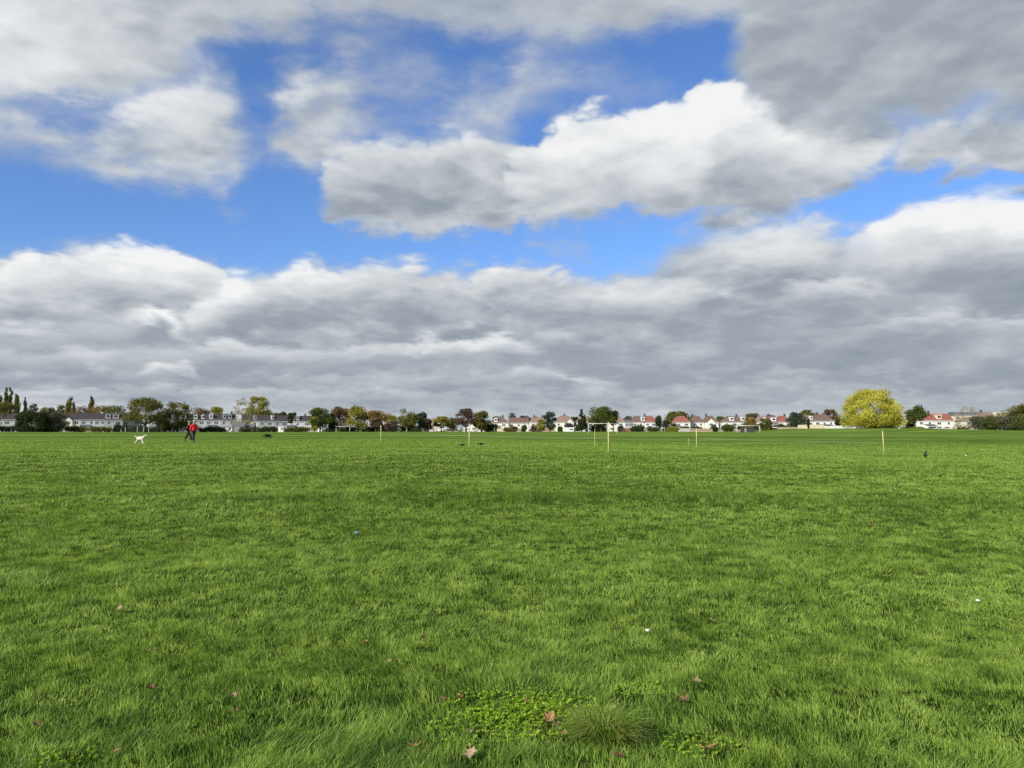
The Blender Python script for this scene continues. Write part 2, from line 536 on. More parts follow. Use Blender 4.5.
# ------------------------------------------------------------------ the field
m_, n, out = mat('field_turf')
tc = n.node('ShaderNodeNewGeometry').outputs['Position']
gx, gy, gzz = n.sep(tc)
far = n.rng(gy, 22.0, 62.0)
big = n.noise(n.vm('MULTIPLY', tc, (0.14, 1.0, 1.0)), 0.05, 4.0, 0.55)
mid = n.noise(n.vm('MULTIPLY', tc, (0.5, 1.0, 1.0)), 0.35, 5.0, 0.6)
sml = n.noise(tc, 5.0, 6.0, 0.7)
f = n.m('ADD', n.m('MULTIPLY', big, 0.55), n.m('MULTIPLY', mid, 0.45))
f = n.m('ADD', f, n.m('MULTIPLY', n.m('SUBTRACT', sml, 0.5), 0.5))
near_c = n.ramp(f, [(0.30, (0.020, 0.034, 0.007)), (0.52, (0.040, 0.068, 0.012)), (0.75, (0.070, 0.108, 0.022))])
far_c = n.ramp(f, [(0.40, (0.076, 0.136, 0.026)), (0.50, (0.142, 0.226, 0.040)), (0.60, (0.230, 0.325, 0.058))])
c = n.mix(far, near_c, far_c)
p = n.node('ShaderNodeBsdfDiffuse')
n.put(p.inputs[0], c)
b = n.node('ShaderNodeBump')
b.inputs['Strength'].default_value = 0.6
b.inputs['Distance'].default_value = 0.25
n.put(b.inputs['Height'], n.noise(tc, 6.0, 5.0, 0.7))
m_.node_tree.links.new(b.outputs[0], p.inputs['Normal'])
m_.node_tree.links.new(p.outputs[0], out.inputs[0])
TURF = m_

xs = np.concatenate([-np.geomspace(9000, 14, 90), np.linspace(-13.5, 13.5, 190), np.geomspace(14, 9000, 90)])
# keep the bank finely divided
xs = np.unique(np.concatenate([xs, np.linspace(60, 260, 90)]))
ys = np.concatenate([-np.geomspace(3000, 4, 24), np.linspace(-3.5, 14, 200), np.geomspace(14.2, 480, 230), np.geomspace(520, 16000, 20)])
gxm, gym = np.meshgrid(xs, ys)
gv = np.stack([gxm.ravel(), gym.ravel(), ground(gxm, gym).ravel()], 1)
nx, ny = len(xs), len(ys)
ii = (np.arange(ny - 1)[:, None] * nx + np.arange(nx - 1)[None, :]).ravel()
ff = np.stack([ii, ii + 1, ii + nx + 1, ii + nx], 1).ravel()
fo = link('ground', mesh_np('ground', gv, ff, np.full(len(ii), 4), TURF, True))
tag(fo, 'wide green playing field that runs out to the houses and trees', kind='structure')

# ------------------------------------------------------------------ grass blades
GRASS = leafy('grass_blade', (0.068, 0.138, 0.024), (0.208, 0.350, 0.052), (0.440, 0.580, 0.130), 0.40, 2.5, 0.05)


def grass_field():
    rs = np.random.RandomState(3)
    V, FL, SZ, TT = [], [], [], []
    off = 0
    # (near, far, blades, three-part blades)
    bands = [(-2.0, 2.2, 16000, True), (2.2, 4.5, 310000, True), (4.5, 8.0, 370000, True), (8.0, 16.0, 420000, False),
             (16.0, 34.0, 420000, False), (34.0, 85.0, 300000, False)]
    for d0, d1, N, fineb in bands:
        if d0 < 0:
            y = rs.uniform(d0, d1, N)
            x = rs.uniform(-2.6, 2.6, N)
        else:
            # denser close by: uniform in 1/distance
            s = rs.uniform(1 / d1, 1 / d0, N)
            y = 1 / s
            x = rs.uniform(-0.78, 0.78, N) * y + rs.uniform(-0.8, 0.8, N)
        # clumping: pull blades toward tuft centres
        cx = vnoise(x, y, 0.11, 11) - 0.5
        cy = vnoise(x, y, 0.11, 12) - 0.5
        x = x + cx * 0.12
        y = y + cy * 0.12
        if d0 > 30:
            keep = rs.rand(N) > sstep(y, 44, 84)
            x, y = x[keep], y[keep]
            N = len(x)
        z = ground(x, y)
        d = np.sqrt(x * x + y * y + 1.2)
        clump = vnoise(x, y, 0.45, 21) * 0.40 + vnoise(x, y, 1.7, 22) * 0.25 + vnoise(x, y, 0.085, 23) * 1.05 - 0.28
        h = (0.020 + 0.040 * np.clip(clump - 0.25, 0, 1) ** 1.2) * rs.uniform(0.65, 1.35, N)
        h = h * (0.95 + 0.25 * vnoise(x, y, 6.0, 24))
        # a rougher, longer strip crosses the field about fourteen metres out
        strip = np.exp(-((y - 14.5 - 1.6 * (vnoise(x, y, 4.0, 25) - 0.5)) / 0.9) ** 2) * sstep(x, -9, -3)
        h = h * (1 + 1.2 * strip * vnoise(x, y, 0.8, 26))
        # longer, blue green, combed grass close to the photographer and in scattered patches
        lg = sstep(7.5 - d, 1.6, 4.6) * sstep(vnoise(x, y, 1.1, 51) * 0.7 + vnoise(x, y, 0.4, 52) * 0.45, 0.38, 0.72)
        lg = np.maximum(lg, 0.7 * sstep(vnoise(x, y, 2.4, 53) + 0.35 * vnoise(x, y, 0.5, 54), 0.95, 1.15) * (y < 16))
        h = h * (1 + 0.45 * lg) * (1 - 0.28 * (1 - sstep(d, 6, 12)))
        h = h * (1 + 0.35 * rs.normal(0, 1, N) * (d < 9)).clip(0.4, 2.2)
        tall = (rs.rand(N) < 0.015)
        tall2 = rs.rand(N) < 0.06
        h = np.where(tall, h * 1.6, np.where(tall2, h * 1.3, h))
        h = h + 0.02 * sstep(y, 30, 80)
        w = np.maximum(0.0034, d * 0.46 / F) * rs.uniform(0.7, 1.3, N)
        # the lie of the grass: combed by the wind, swirling from clump to clump
        comb = (vnoise(x, y, 0.9, 31) * 2.2 + vnoise(x, y, 0.33, 32) * 1.6 + vnoise(x, y, 4, 33) * 1.5) * 2.0
        ang = comb + rs.normal(0, 1.15, N) - 2.2
        ang = ang * (1 - lg) + lg * (0.55 + 1.6 * (vnoise(x, y, 0.6, 55) - 0.5) * 2 + rs.normal(0, 0.8, N))
        lean = (0.35 + 0.6 * vnoise(x, y, 0.35, 34)) * rs.uniform(0.5, 1.5, N) * h * (1 + 0.6 * lg)
        lx = np.cos(ang) * lean + 0.15 * h
        ly = np.sin(ang) * lean
        fa = rs.uniform(0, math.pi, N)
        wx_ = np.cos(fa) * w / 2
        wy_ = np.sin(fa) * w / 2
        t = np.clip(0.05 + 0.9 * rs.rand(N) + 0.7 * (vnoise(x, y, 0.13, 41) - 0.5) + 0.25 * (vnoise(x, y, 1.6, 42) - 0.5) + 0.10 * sstep(y, 8, 40) - 0.14 * sstep(y, 40, 80), 0, 1)
        t = np.clip(t - 0.30 * strip, 0, 1)
        t = np.clip(t - lg * 0.30, 0, 1)
        t = np.where((lg > 0.3) & (rs.rand(N) < 0.10), 0.92, t)
        t = np.where(tall2, np.clip(t + 0.3, 0, 1), t)
        dry = rs.rand(N) < 0.02
        t = np.where(dry, 1.0, t)
        b0 = np.stack([x - wx_, y - wy_, z - 0.006], 1)
        b1 = np.stack([x + wx_, y + wy_, z - 0.006], 1)
        tip = np.stack([x + lx, y + ly, z + h], 1)
        if fineb:
            k = 0.55
            m0 = np.stack([x + lx * 0.34 - wx_ * 0.8, y + ly * 0.34 - wy_ * 0.8, z + h * k], 1)
            m1 = np.stack([x + lx * 0.34 + wx_ * 0.8, y + ly * 0.34 + wy_ * 0.8, z + h * k], 1)
            vv = np.stack([b0, b1, m1, m0, tip], 1).reshape(-1, 3)
            base = off + np.arange(N)[:, None] * 5
            q4 = base + np.array([[0, 1, 2, 3]])
            t3 = base + np.array([[3, 2, 4]])
            FL.append(np.concatenate([q4, t3], 1).ravel())
            SZ.append(np.tile([4, 3], N))
            TT.append(np.repeat(t, 5))
            off += 5 * N
        else:
            vv = np.stack([b0, b1, tip], 1).reshape(-1, 3)
            base = off + np.arange(N)[:, None] * 3
            FL.append((base + np.array([[0, 1, 2]])).ravel())
            SZ.append(np.full(N, 3))
            TT.append(np.repeat(t, 3))
            off += 3 * N
        V.append(vv)
    me = mesh_np('grass', np.concatenate(V), np.concatenate(FL), np.concatenate(SZ), GRASS, False, np.concatenate(TT))
    o = link('grass', me)
    tag(o, 'short uneven green grass growing over the field', 'grass', kind='stuff')


grass_field()

# ------------------------------------------------------------------ materials of the place
M = {}
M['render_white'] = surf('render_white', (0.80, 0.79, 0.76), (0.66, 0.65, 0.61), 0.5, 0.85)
M['render_grey'] = surf('render_grey', (0.44, 0.46, 0.50), (0.34, 0.36, 0.39), 0.5, 0.85)  # grey render, darkened so the left rows look under cloud shade
M['render_shaded'] = surf('render_shaded_white', (0.54, 0.55, 0.57), (0.42, 0.43, 0.45), 0.4, 0.85)  # white render with cloud shade mixed into its colour, for the left rows
M['render_pink'] = surf('render_pink', (0.62, 0.52, 0.50), (0.50, 0.42, 0.41), 0.5, 0.85)
M['render_cream'] = surf('render_cream', (0.72, 0.66, 0.50), (0.60, 0.54, 0.40), 0.5, 0.85)
M['brick'] = surf('brick', (0.36, 0.17, 0.11), (0.26, 0.12, 0.08), 3.0, 0.9)
M['brick_dark'] = surf('brick_dark', (0.12, 0.075, 0.06), (0.07, 0.05, 0.04), 3.0, 0.9)
M['tile_brown'] = surf('tile_brown', (0.21, 0.135, 0.105), (0.13, 0.085, 0.07), 1.2, 0.8, bump=0.3)
M['tile_dark'] = surf('tile_dark', (0.075, 0.062, 0.062), (0.045, 0.038, 0.042), 1.2, 0.75, bump=0.3)
M['tile_red'] = surf('tile_red', (0.33, 0.12, 0.09), (0.25, 0.09, 0.07), 1.2, 0.8, bump=0.3)
M['tile_grey'] = surf('tile_grey', (0.16, 0.16, 0.17), (0.10, 0.10, 0.11), 1.2, 0.7)
M['tile_tan'] = surf('tile_tan', (0.30, 0.21, 0.165), (0.21, 0.145, 0.12), 1.2, 0.8)
M['upvc'] = surf('white_plastic', (0.82, 0.82, 0.82), (0.76, 0.76, 0.76), 1.0, 0.4)
M['glass'] = surf('window_glass', (0.035, 0.045, 0.055), (0.06, 0.075, 0.09), 0.8, 0.12, spec=0.8)
M['fence_tan'] = surf('fence_tan', (0.42, 0.30, 0.17), (0.30, 0.21, 0.12), 1.5, 0.85, stretch=(4, 4, 0.4))
M['fence_brown'] = surf('fence_brown', (0.13, 0.075, 0.045), (0.08, 0.05, 0.03), 1.5, 0.85, stretch=(4, 4, 0.4))
M['fence_grey'] = surf('fence_grey', (0.32, 0.30, 0.27), (0.22, 0.21, 0.19), 1.5, 0.85, stretch=(4, 4, 0.4))
M['concrete'] = surf('concrete', (0.50, 0.48, 0.44), (0.38, 0.37, 0.34), 1.5, 0.9)
M['wall_white'] = surf('wall_white', (0.78, 0.77, 0.73), (0.62, 0.61, 0.57), 0.8, 0.85)
M['wall_cream'] = surf('wall_cream', (0.66, 0.57, 0.40), (0.56, 0.48, 0.34), 0.8, 0.85)
M['dark_green'] = surf('green_mesh_metal', (0.02, 0.06, 0.045), (0.015, 0.045, 0.035), 2.0, 0.5)
M['galv'] = surf('galvanised_steel', (0.42, 0.43, 0.43), (0.32, 0.33, 0.33), 3.0, 0.5, 0.4)
M['bark'] = surf('bark', (0.11, 0.085, 0.06), (0.06, 0.047, 0.035), 2.0, 0.95, bump=0.5)
M['bark_pale'] = surf('bark_pale', (0.42, 0.38, 0.31), (0.26, 0.22, 0.18), 2.0, 0.9)
M['goal_white'] = surf('goal_white_paint', (0.82, 0.82, 0.80), (0.74, 0.74, 0.70), 2.0, 0.45)
M['post_cream'] = surf('post_cream_paint', (0.72, 0.66, 0.36), (0.62, 0.56, 0.30), 6.0, 0.6)
M['rope'] = surf('rope', (0.42, 0.42, 0.32), (0.32, 0.32, 0.24), 30.0, 0.8)

FO = {
    'olive':  leafy('foliage_olive', (0.055, 0.063, 0.017), (0.140, 0.140, 0.039), (0.268, 0.238, 0.067), 0.3),
    'dark':   leafy('foliage_dark', (0.022, 0.036, 0.018), (0.050, 0.068, 0.032), (0.095, 0.112, 0.048), 0.2),
    'green':  leafy('foliage_green', (0.039, 0.066, 0.018), (0.095, 0.128, 0.037), (0.183, 0.201, 0.055), 0.3),
    'bluish': leafy('foliage_bluegreen', (0.032, 0.054, 0.039), (0.073, 0.102, 0.068), (0.140, 0.165, 0.104), 0.25),
    'ygreen': leafy('foliage_yellowgreen', (0.134, 0.146, 0.027), (0.281, 0.275, 0.055), (0.439, 0.403, 0.098), 0.35),
    'yellow': leafy('foliage_yellow', (0.26, 0.26, 0.035), (0.53, 0.51, 0.08), (0.76, 0.71, 0.17), 0.35),
    'brown':  leafy('foliage_brown', (0.091, 0.059, 0.034), (0.183, 0.122, 0.067), (0.305, 0.213, 0.110), 0.3),
    'rust':   leafy('foliage_rust', (0.134, 0.085, 0.030), (0.293, 0.201, 0.067), (0.439, 0.329, 0.122), 0.3),
    'pale':   leafy('foliage_pale', (0.207, 0.183, 0.116), (0.354, 0.317, 0.195), (0.512, 0.464, 0.293), 0.3),
    'greyed': leafy('foliage_grey', (0.073, 0.076, 0.051), (0.140, 0.140, 0.095), (0.232, 0.220, 0.146), 0.3),
    'mauve':  leafy('foliage_mauve', (0.073, 0.051, 0.049), (0.140, 0.100, 0.088), (0.220, 0.171, 0.134), 0.3),
}


# ------------------------------------------------------------------ trees
def leaf_cloud(rs, C, Rr, n, size, jitter=0.25):
    """n leaf sprays spread through ellipsoid lobes; C lobe centres (k,3), Rr lobe radii (k,3)"""
    k = len(C)
    vol = Rr[:, 0] * Rr[:, 1] * Rr[:, 2]
    pr = vol ** 0.75
    pick = rs.choice(k, n, p=pr / pr.sum())
    g = rs.normal(size=(n, 3))
    g /= np.linalg.norm(g, axis=1)[:, None]
    rad = rs.rand(n) ** 0.42
    rad = rad * (1 + rs.normal(0, jitter * 0.35, n))
    P = C[pick] + g * Rr[pick] * rad[:, None]
    a = rs.normal(size=(n, 3))
    a /= np.linalg.norm(a, axis=1)[:, None]
    b_ = np.cross(a, rs.normal(size=(n, 3)))
    b_ /= np.linalg.norm(b_, axis=1)[:, None]
    s = size * rs.uniform(0.6, 1.4, n)[:, None]
    v = np.stack([P - a * s * 0.6, P + b_ * s * 0.42, P + a * s * 0.6, P - b_ * s * 0.42], 1).reshape(-1, 3)
    t = np.repeat(np.clip(rs.normal(0.5, 0.25, n) + (rs.rand(k)[pick] - 0.5) * 0.6, 0, 1), 4)
    return v, t


def crown_lobes(rs, kind, w, h):
    """lobes of a crown of width w, height h, its bottom at z=0"""
    Cs, Rs = [], []
    if kind == 'round':
        for i in range(26):
            a = rs.uniform(0, 2 * math.pi)
            t = rs.uniform(0.0, 1.0)
            prof = math.sin(math.pi * (0.12 + 0.80 * t)) ** 0.65
            rr = w / 2 * prof * math.sqrt(rs.uniform(0.15, 1)) * 0.78
            r = w * rs.uniform(0.14, 0.24)
            Cs.append((math.cos(a) * rr, math.sin(a) * rr, h * (0.12 + 0.76 * t)))
            Rs.append((r, r, r * rs.uniform(0.6, 0.9)))
    elif kind == 'dome':
        for i in range(90):
            a = i * 2.39996 + rs.uniform(-0.3, 0.3)
            t = rs.uniform(0.0, 1.0) if i > 18 else rs.uniform(0.0, 0.15)
            prof = math.sqrt(max(0.02, 1 - (0.93 * t) ** 2.4))
            rr = w / 2 * prof * math.sqrt(rs.uniform(0.3, 1)) * 0.86
            r = w * rs.uniform(0.085, 0.145)
            Cs.append((math.cos(a) * rr, math.sin(a) * rr, h * (0.08 + 0.86 * t)))
            Rs.append((r, r, r * rs.uniform(0.6, 0.9)))
    elif kind == 'poplar':
        for i in range(16):
            t = (i + rs.uniform(0, 1)) / 16
            prof = math.sin(math.pi * min(1, 0.10 + 0.86 * t)) ** 0.5
            r = w * 0.42 * prof
            Cs.append((rs.normal(0, w * 0.11), rs.normal(0, w * 0.11), h * t * 0.94))
            Rs.append((r, r, r * 2.0))
    elif kind == 'conifer':
        for i in range(22):
            t = (i + rs.uniform(0, 1)) / 22
            rr = w / 2 * (1 - t) ** 0.8
            a = rs.uniform(0, 2 * math.pi)
            r = max(0.08 * w, rr * 0.55)
            Cs.append((math.cos(a) * rr * 0.5, math.sin(a) * rr * 0.5, h * t * 0.95))
            Rs.append((r, r, r * 0.55))
    elif kind == 'shrub':
        nlb = int(12 + 4 * w / max(h, 0.5))
        for i in range(nlb):
            r = min(w * 0.25, h * rs.uniform(0.45, 0.8))
            xx = (w / 2 - r) * (2 * (i + rs.rand()) / nlb - 1)
            rz_ = h * rs.uniform(0.30, 0.45)
            Cs.append((xx, rs.uniform(-0.4, 0.4) * r, rs.choice([0.30, 0.62]) * h))
            Rs.append((r, r * 0.8, rz_))
    return np.array(Cs), np.array(Rs)


tree_n = [0]


def tree(name, label, cat, px, w_px, top, D, kind='round', fol='green', bottom=None, leaves=1500, size=None, bark='bark', group=None, sparse=1.0):
    """a tree seen at bearing px, w_px wide, its top at view row `top`, D metres off; bottom = row of the crown's underside"""
    tree_n[0] += 1
    rs = np.random.RandomState(100 + tree_n[0])
    x = X(px, D)
    z0 = gz(x, D)
    H = Z(top, D) - z0
    w = w_px / F * D * (1.25 if kind == 'round' else 1.1 if kind == 'dome' else 1.0)
    if kind == 'round' and bottom is not None:
        bottom += 2.0
    H = max(H, 1.6)
    zb = min(max(0.15, (Z(bottom, D) - z0)), H * 0.5) if bottom is not None else H * 0.18
    root = empty(name, (x, D, z0 - 0.05), rs.uniform(0, 0.3))
    tag(root, label, cat, group)
    C, Rr = crown_lobes(rs, kind, w, H - (0.0 if kind == 'shrub' else zb))
    if kind == 'shrub':
        zb = 0.0
    C[:, 2] += zb
    lim = H - 0.02
    over = C[:, 2] + Rr[:, 2] - lim
    C[:, 2] -= np.maximum(over, 0)
    size = size or (0.36 if fol == 'yellow' else max(0.28, D / F * 0.95))
    nl = int(leaves * 2.6)
    v, t = leaf_cloud(rs, C, Rr, nl, size)
    v[:, 2] = np.maximum(v[:, 2], 0.05)
    me = mesh_np('crown', v, np.arange(len(v)), np.full(nl, 4), FO[fol], False, t)
    link('crown', me, root)
    # trunk with limbs reaching into the lobes
    mb = MB()
    tr = max(0.12, w * (0.035 if kind != 'shrub' else 0.02))
    top_t = zb + (H - zb) * (0.85 if kind in ('poplar', 'conifer') else 0.45)
    pts, rad = [], []
    for i in range(6):
        q_ = i / 5
        pts.append((rs.normal(0, tr * 0.35) * q_, rs.normal(0, tr * 0.35) * q_, top_t * q_))
        rad.append(tr * (1.35 if i == 0 else 1) * (1 - 0.7 * q_))
    mb.tube(pts, rad, 8)
    for j in range(min(len(C), 14)):
        c0 = C[j]
        zz = min(top_t * 0.95, max(zb * 0.5, c0[2] * 0.55))
        mid_ = Vector((c0[0] * 0.5, c0[1] * 0.5, zz + (c0[2] - zz) * 0.4))
        mb.tube([(0, 0, zz), mid_, tuple(c0)], [tr * 0.4, tr * 0.25, tr * 0.07], 5, False)
    mb.build('trunk', M[bark], root, True)
    return root


LT = 'trees standing along the far edge of the field'
TREES = [
    # name, label, cat, px, w, top, D, kind, foliage, bottom, leaves, sparse
    ('poplar', 'slim poplar cut off by the left edge of the view', 'tree', 0.5, 5, 393, 480, 'poplar', 'olive', 428, 700),
    ('poplar', 'tall olive poplar, left one of the joined pair rising highest at the far left', 'tree', 5.8, 5, 385, 480, 'poplar', 'olive', 426, 1100),
    ('poplar', 'tall olive poplar, right one of the joined pair rising highest at the far left', 'tree', 10, 4.4, 385, 478, 'poplar', 'green', 426, 1000),
    ('poplar', 'shorter poplar just right of the tall pair of poplars', 'tree', 16.7, 6.2, 392, 470, 'poplar', 'olive', 424, 1100),
    ('poplar', 'very thin grey poplar rising behind the big dark evergreen', 'tree', 25, 3.6, 396, 470, 'poplar', 'bluish', 424, 500),
    ('broadleaf_tree', 'olive bushy tree below the tall poplars at the left edge', 'tree', 7, 22, 401, 420, 'round', 'olive', 424, 1400),
    ('broadleaf_tree', 'bare mauve dome shaped tree behind the dark evergreen', 'tree', 33, 13, 403.5, 400, 'dome', 'mauve', 422, 600),
    ('evergreen_tree', 'broad black green evergreen with the widest dark crown at left', 'tree', 36, 23, 408, 300, 'round', 'dark', 431, 3600),
    ('evergreen_tree', 'smaller dark evergreen leaning against the left of the broad black green one', 'tree', 23, 13, 411, 305, 'round', 'dark', 431, 2200),
    ('broadleaf_tree', 'low olive yellow tree between the dark evergreen and the grey bush', 'tree', 47, 15, 405, 410, 'round', 'olive', 424, 1000),
    ('broadleaf_tree', 'green tree just left of the poplar behind the white terrace', 'tree', 59, 12, 403, 410, 'round', 'green', 424, 1000),
    ('shrub', 'wide grey olive bush right of the dark evergreen', 'shrub', 57, 18, 411, 305, 'round', 'greyed', 431, 1500),
    ('poplar', 'olive poplar rising behind the left end of the white terrace', 'tree', 69.2, 6.5, 396, 440, 'poplar', 'olive', 425, 1200),
    ('poplar', 'small dark poplar close against the right of the terrace poplar', 'tree', 74, 4, 401, 435, 'poplar', 'green', 425, 700),
    ('broadleaf_tree', 'brown olive tree between the two poplars behind the terrace', 'tree', 81, 19, 404.5, 430, 'round', 'brown', 422, 900),
    ('poplar', 'poplar with a pointed top alone above the middle of the terrace', 'tree', 91, 5.5, 395, 440, 'poplar', 'olive', 422, 1000),
    ('broadleaf_tree', 'orange yellow tree behind the terrace right of the pointed poplar', 'tree', 100, 19, 404, 430, 'round', 'rust', 422, 900),
    ('broadleaf_tree', 'dark green rounded tree behind the right end of the terrace', 'tree', 115, 22, 405, 420, 'round', 'green', 422, 1100),
    ('shrub', 'dark round garden shrub in front of the terrace right end', 'shrub', 118, 9, 423, 312, 'shrub', 'dark', 431, 500),
    ('shrub', 'dark shrub between the terrace and the spreading oak', 'shrub', 125.5, 7, 424, 312, 'shrub', 'dark', 431, 400),
    ('oak_tree', 'large spreading olive oak behind the white dog', 'tree', 146, 38, 397, 290, 'dome', 'olive', 421, 3600),
    ('broadleaf_tree', 'rounded brown olive tree between the oak and the people', 'tree', 178, 30, 401, 300, 'dome', 'olive', 427, 3000),
    ('broadleaf_tree', 'dark green undergrowth tree low between the oak trunks and the fence', 'tree', 164, 14, 417, 310, 'round', 'dark', 431, 900),
    ('broadleaf_tree', 'brown tree behind the roofs above the person in red', 'tree', 201, 16, 407, 420, 'round', 'brown', 422, 900),
    ('broadleaf_tree', 'yellow green tree behind the roofs right of the people', 'tree', 216, 15, 406, 420, 'round', 'ygreen', 422, 1100),
    ('birch_tree', 'pale almost leafless tree left of the tall yellow green one', 'tree', 242, 19, 397, 330, 'dome', 'pale', 426, 560),
    ('broadleaf_tree', 'tall yellow green tree rising above the dark roofs at left', 'tree', 258, 25, 396, 400, 'dome', 'ygreen', 418, 2400),
    ('conifer_tree', 'dark flat topped conifer behind the roofs, left one of three', 'tree', 276, 10, 412.5, 430, 'round', 'dark', 422, 900),
    ('conifer_tree', 'dark flat topped conifer behind the roofs, middle one of three', 'tree', 284, 10, 411.5, 430, 'round', 'dark', 422, 900),
    ('conifer_tree', 'dark flat topped conifer behind the roofs, right one of three', 'tree', 292, 9, 412, 430, 'round', 'dark', 422, 900),
    ('hedge', 'dark low hedge behind the black dog', 'hedge', 268, 24, 426, 320, 'shrub', 'dark', 431, 700),
    ('broadleaf_tree', 'two toned tree, yellowed at left and dark at right, left of the far small goal', 'tree', 320.5, 19, 406, 320, 'round', 'green', 427, 2600),
    ('broadleaf_tree', 'yellowing narrow tree hugging the left of the two toned tree', 'tree', 315, 9, 413, 318, 'round', 'ygreen', 430, 700),
    ('broadleaf_tree', 'dark low tree between the two taller ones left of the far small goal', 'tree', 331, 12, 413, 325, 'round', 'dark', 428, 1100),
    ('broadleaf_tree', 'dark brownish tree standing right behind the far small goal', 'tree', 340.5, 16, 406, 350, 'round', 'brown', 427, 2000),
    ('hedge', 'dark hedge behind the far small goal', 'hedge', 342, 42, 425, 355, 'shrub', 'dark', 431.6, 900),
    ('broadleaf_tree', 'light yellow green tree right of the far small goal', 'tree', 358, 22, 405, 345, 'round', 'ygreen', 427, 2200),
    ('hedge', 'dark hedge under the yellow green and brown trees', 'hedge', 376, 34, 425, 350, 'shrub', 'dark', 431.6, 900),
    ('broadleaf_tree', 'yellow brown tree behind the leftmost cream post', 'tree', 376, 17, 410, 345, 'round', 'rust', 421, 1500),
    ('broadleaf_tree', 'dark red brown rounded tree low behind the leftmost cream post', 'tree', 376, 13, 417, 335, 'dome', 'brown', 427, 1000),
    ('broadleaf_tree', 'mottled green and yellow tree right of the leftmost cream post', 'tree', 391.5, 14, 413, 345, 'round', 'ygreen', 427, 1000),
    ('broadleaf_tree', 'mauve grey bush below the mottled green and yellow tree', 'tree', 392, 13, 420, 335, 'round', 'mauve', 430, 700),
    ('plane_tree', 'olive round tree on a straight pale trunk right of the mottled tree', 'tree', 407, 19, 408, 330, 'round', 'olive', 425, 2200),
    ('broadleaf_tree', 'blue green tall tree beside the olive one on a pale trunk', 'tree', 421, 13, 410, 340, 'round', 'bluish', 428, 1600),
    ('broadleaf_tree', 'small brown tree at the right foot of the blue green tree', 'tree', 428.5, 8, 417, 340, 'round', 'brown', 429, 700),
    ('hedge', 'dark hedge below the olive and blue green trees', 'hedge', 412, 32, 424, 350, 'shrub', 'dark', 431.6, 900),
    ('broadleaf_tree', 'bright yellow green low round tree above the white van', 'tree', 441.5, 16, 416, 350, 'dome', 'ygreen', 426, 1300),
    ('broadleaf_tree', 'low olive tree between the bright yellow green and the mauve brown one', 'tree', 453, 12, 417, 360, 'round', 'olive', 430, 900),
    ('broadleaf_tree', 'mauve brown wide tree behind the second cream post', 'tree', 466, 21, 408, 345, 'dome', 'mauve', 425, 1900),
    ('broadleaf_tree', 'dark olive tree right of the second cream post', 'tree', 481.5, 16, 410, 345, 'round', 'olive', 429, 2000),
    ('shrub', 'dark shrub at the foot of the trees right of the second cream post', 'shrub', 489, 12, 423, 350, 'shrub', 'dark', 431.6, 600),
    ('broadleaf_tree', 'pale narrow tree sticking up behind the white houses left of centre', 'tree', 513, 8, 412.5, 450, 'poplar', 'greyed', 424, 600),
    ('broadleaf_tree', 'dark round tree above the white house roofs left of the brick chimney', 'tree', 524, 11, 415.5, 450, 'round', 'dark', 424, 800),
    ('shrub', 'green round shrub on the field edge before the white houses', 'shrub', 524, 7, 425, 375, 'shrub', 'green', 431.8, 400),
    ('broadleaf_tree', 'grey green upright tree at centre, wispy at the top', 'tree', 550, 12, 411, 380, 'round', 'bluish', 429, 1600),
    ('broadleaf_tree', 'yellow green lower bush hugging the left of the grey green centre tree', 'tree', 541, 10, 419, 378, 'round', 'ygreen', 430.5, 800),
    ('shrub', 'dark green shrub left of the white van on the field edge', 'shrub', 560, 6, 426, 372, 'shrub', 'green', 431.8, 350),
    ('evergreen_tree', 'dark pointed evergreen left of the big far goal', 'tree', 581.5, 15, 408, 385, 'conifer', 'dark', 429, 2600),
    ('broadleaf_tree', 'large green tree with a full crown behind the big far goal', 'tree', 601, 24, 406, 385, 'round', 'green', 426, 3000),
    ('broadleaf_tree', 'dark lower tree at the right shoulder of the tree behind the big far goal', 'tree', 613, 12, 410, 395, 'round', 'dark', 424, 1100),
    ('hedge', 'dark hedge seen through the big far goal', 'hedge', 598, 24, 424, 392, 'shrub', 'dark', 431.8, 700),
    ('cypress_tree', 'narrow dark cypress between the red roof and the domed olive tree', 'tree', 658.5, 7, 415.5, 390, 'poplar', 'dark', 427, 900),
    ('shrub', 'black green rounded bush right of the narrow cypress', 'shrub', 665.5, 7, 420, 388, 'round', 'dark', 431, 700),
    ('broadleaf_tree', 'domed olive yellow tree above the garden fences right of centre', 'tree', 676.5, 25, 411, 420, 'dome', 'olive', 424, 2200),
    ('shrub', 'low green and yellow hedge plants below the domed olive tree', 'shrub', 672, 14, 426, 375, 'shrub', 'ygreen', 431.8, 600),
    ('shrub', 'dark round bush left of the goal with the dark stand behind', 'shrub', 727, 11, 424.5, 372, 'round', 'green', 431.6, 900),
    ('shrub', 'small dark bush at the right end of the long garden fence', 'shrub', 715, 7, 427, 375, 'shrub', 'dark', 431.8, 350),
    ('broadleaf_tree', 'pale olive rounded tree behind the roofs above the nearer goal', 'tree', 752, 18, 413, 450, 'dome', 'greyed', 424, 1200),
    ('broadleaf_tree', 'brown golden low tree right of the double dormer roof', 'tree', 749, 13, 417, 390, 'round', 'rust', 426, 900),
    ('broadleaf_tree', 'olive and dark bush tree right of the nearer goal', 'tree', 765, 12, 418, 380, 'round', 'olive', 429, 1200),
    ('broadleaf_tree', 'dark green tree left of the white square house', 'tree', 795, 17, 412, 400, 'round', 'bluish', 428, 2000),
    ('broadleaf_tree', 'brownish green crown rising behind the white square house', 'tree', 807, 16, 409.5, 440, 'dome', 'olive', 422, 1300),
    ('broadleaf_tree', 'reddish brown tree behind the hipped roof left of the yellow tree', 'tree', 830, 18, 409, 420, 'dome', 'brown', 424, 1600),
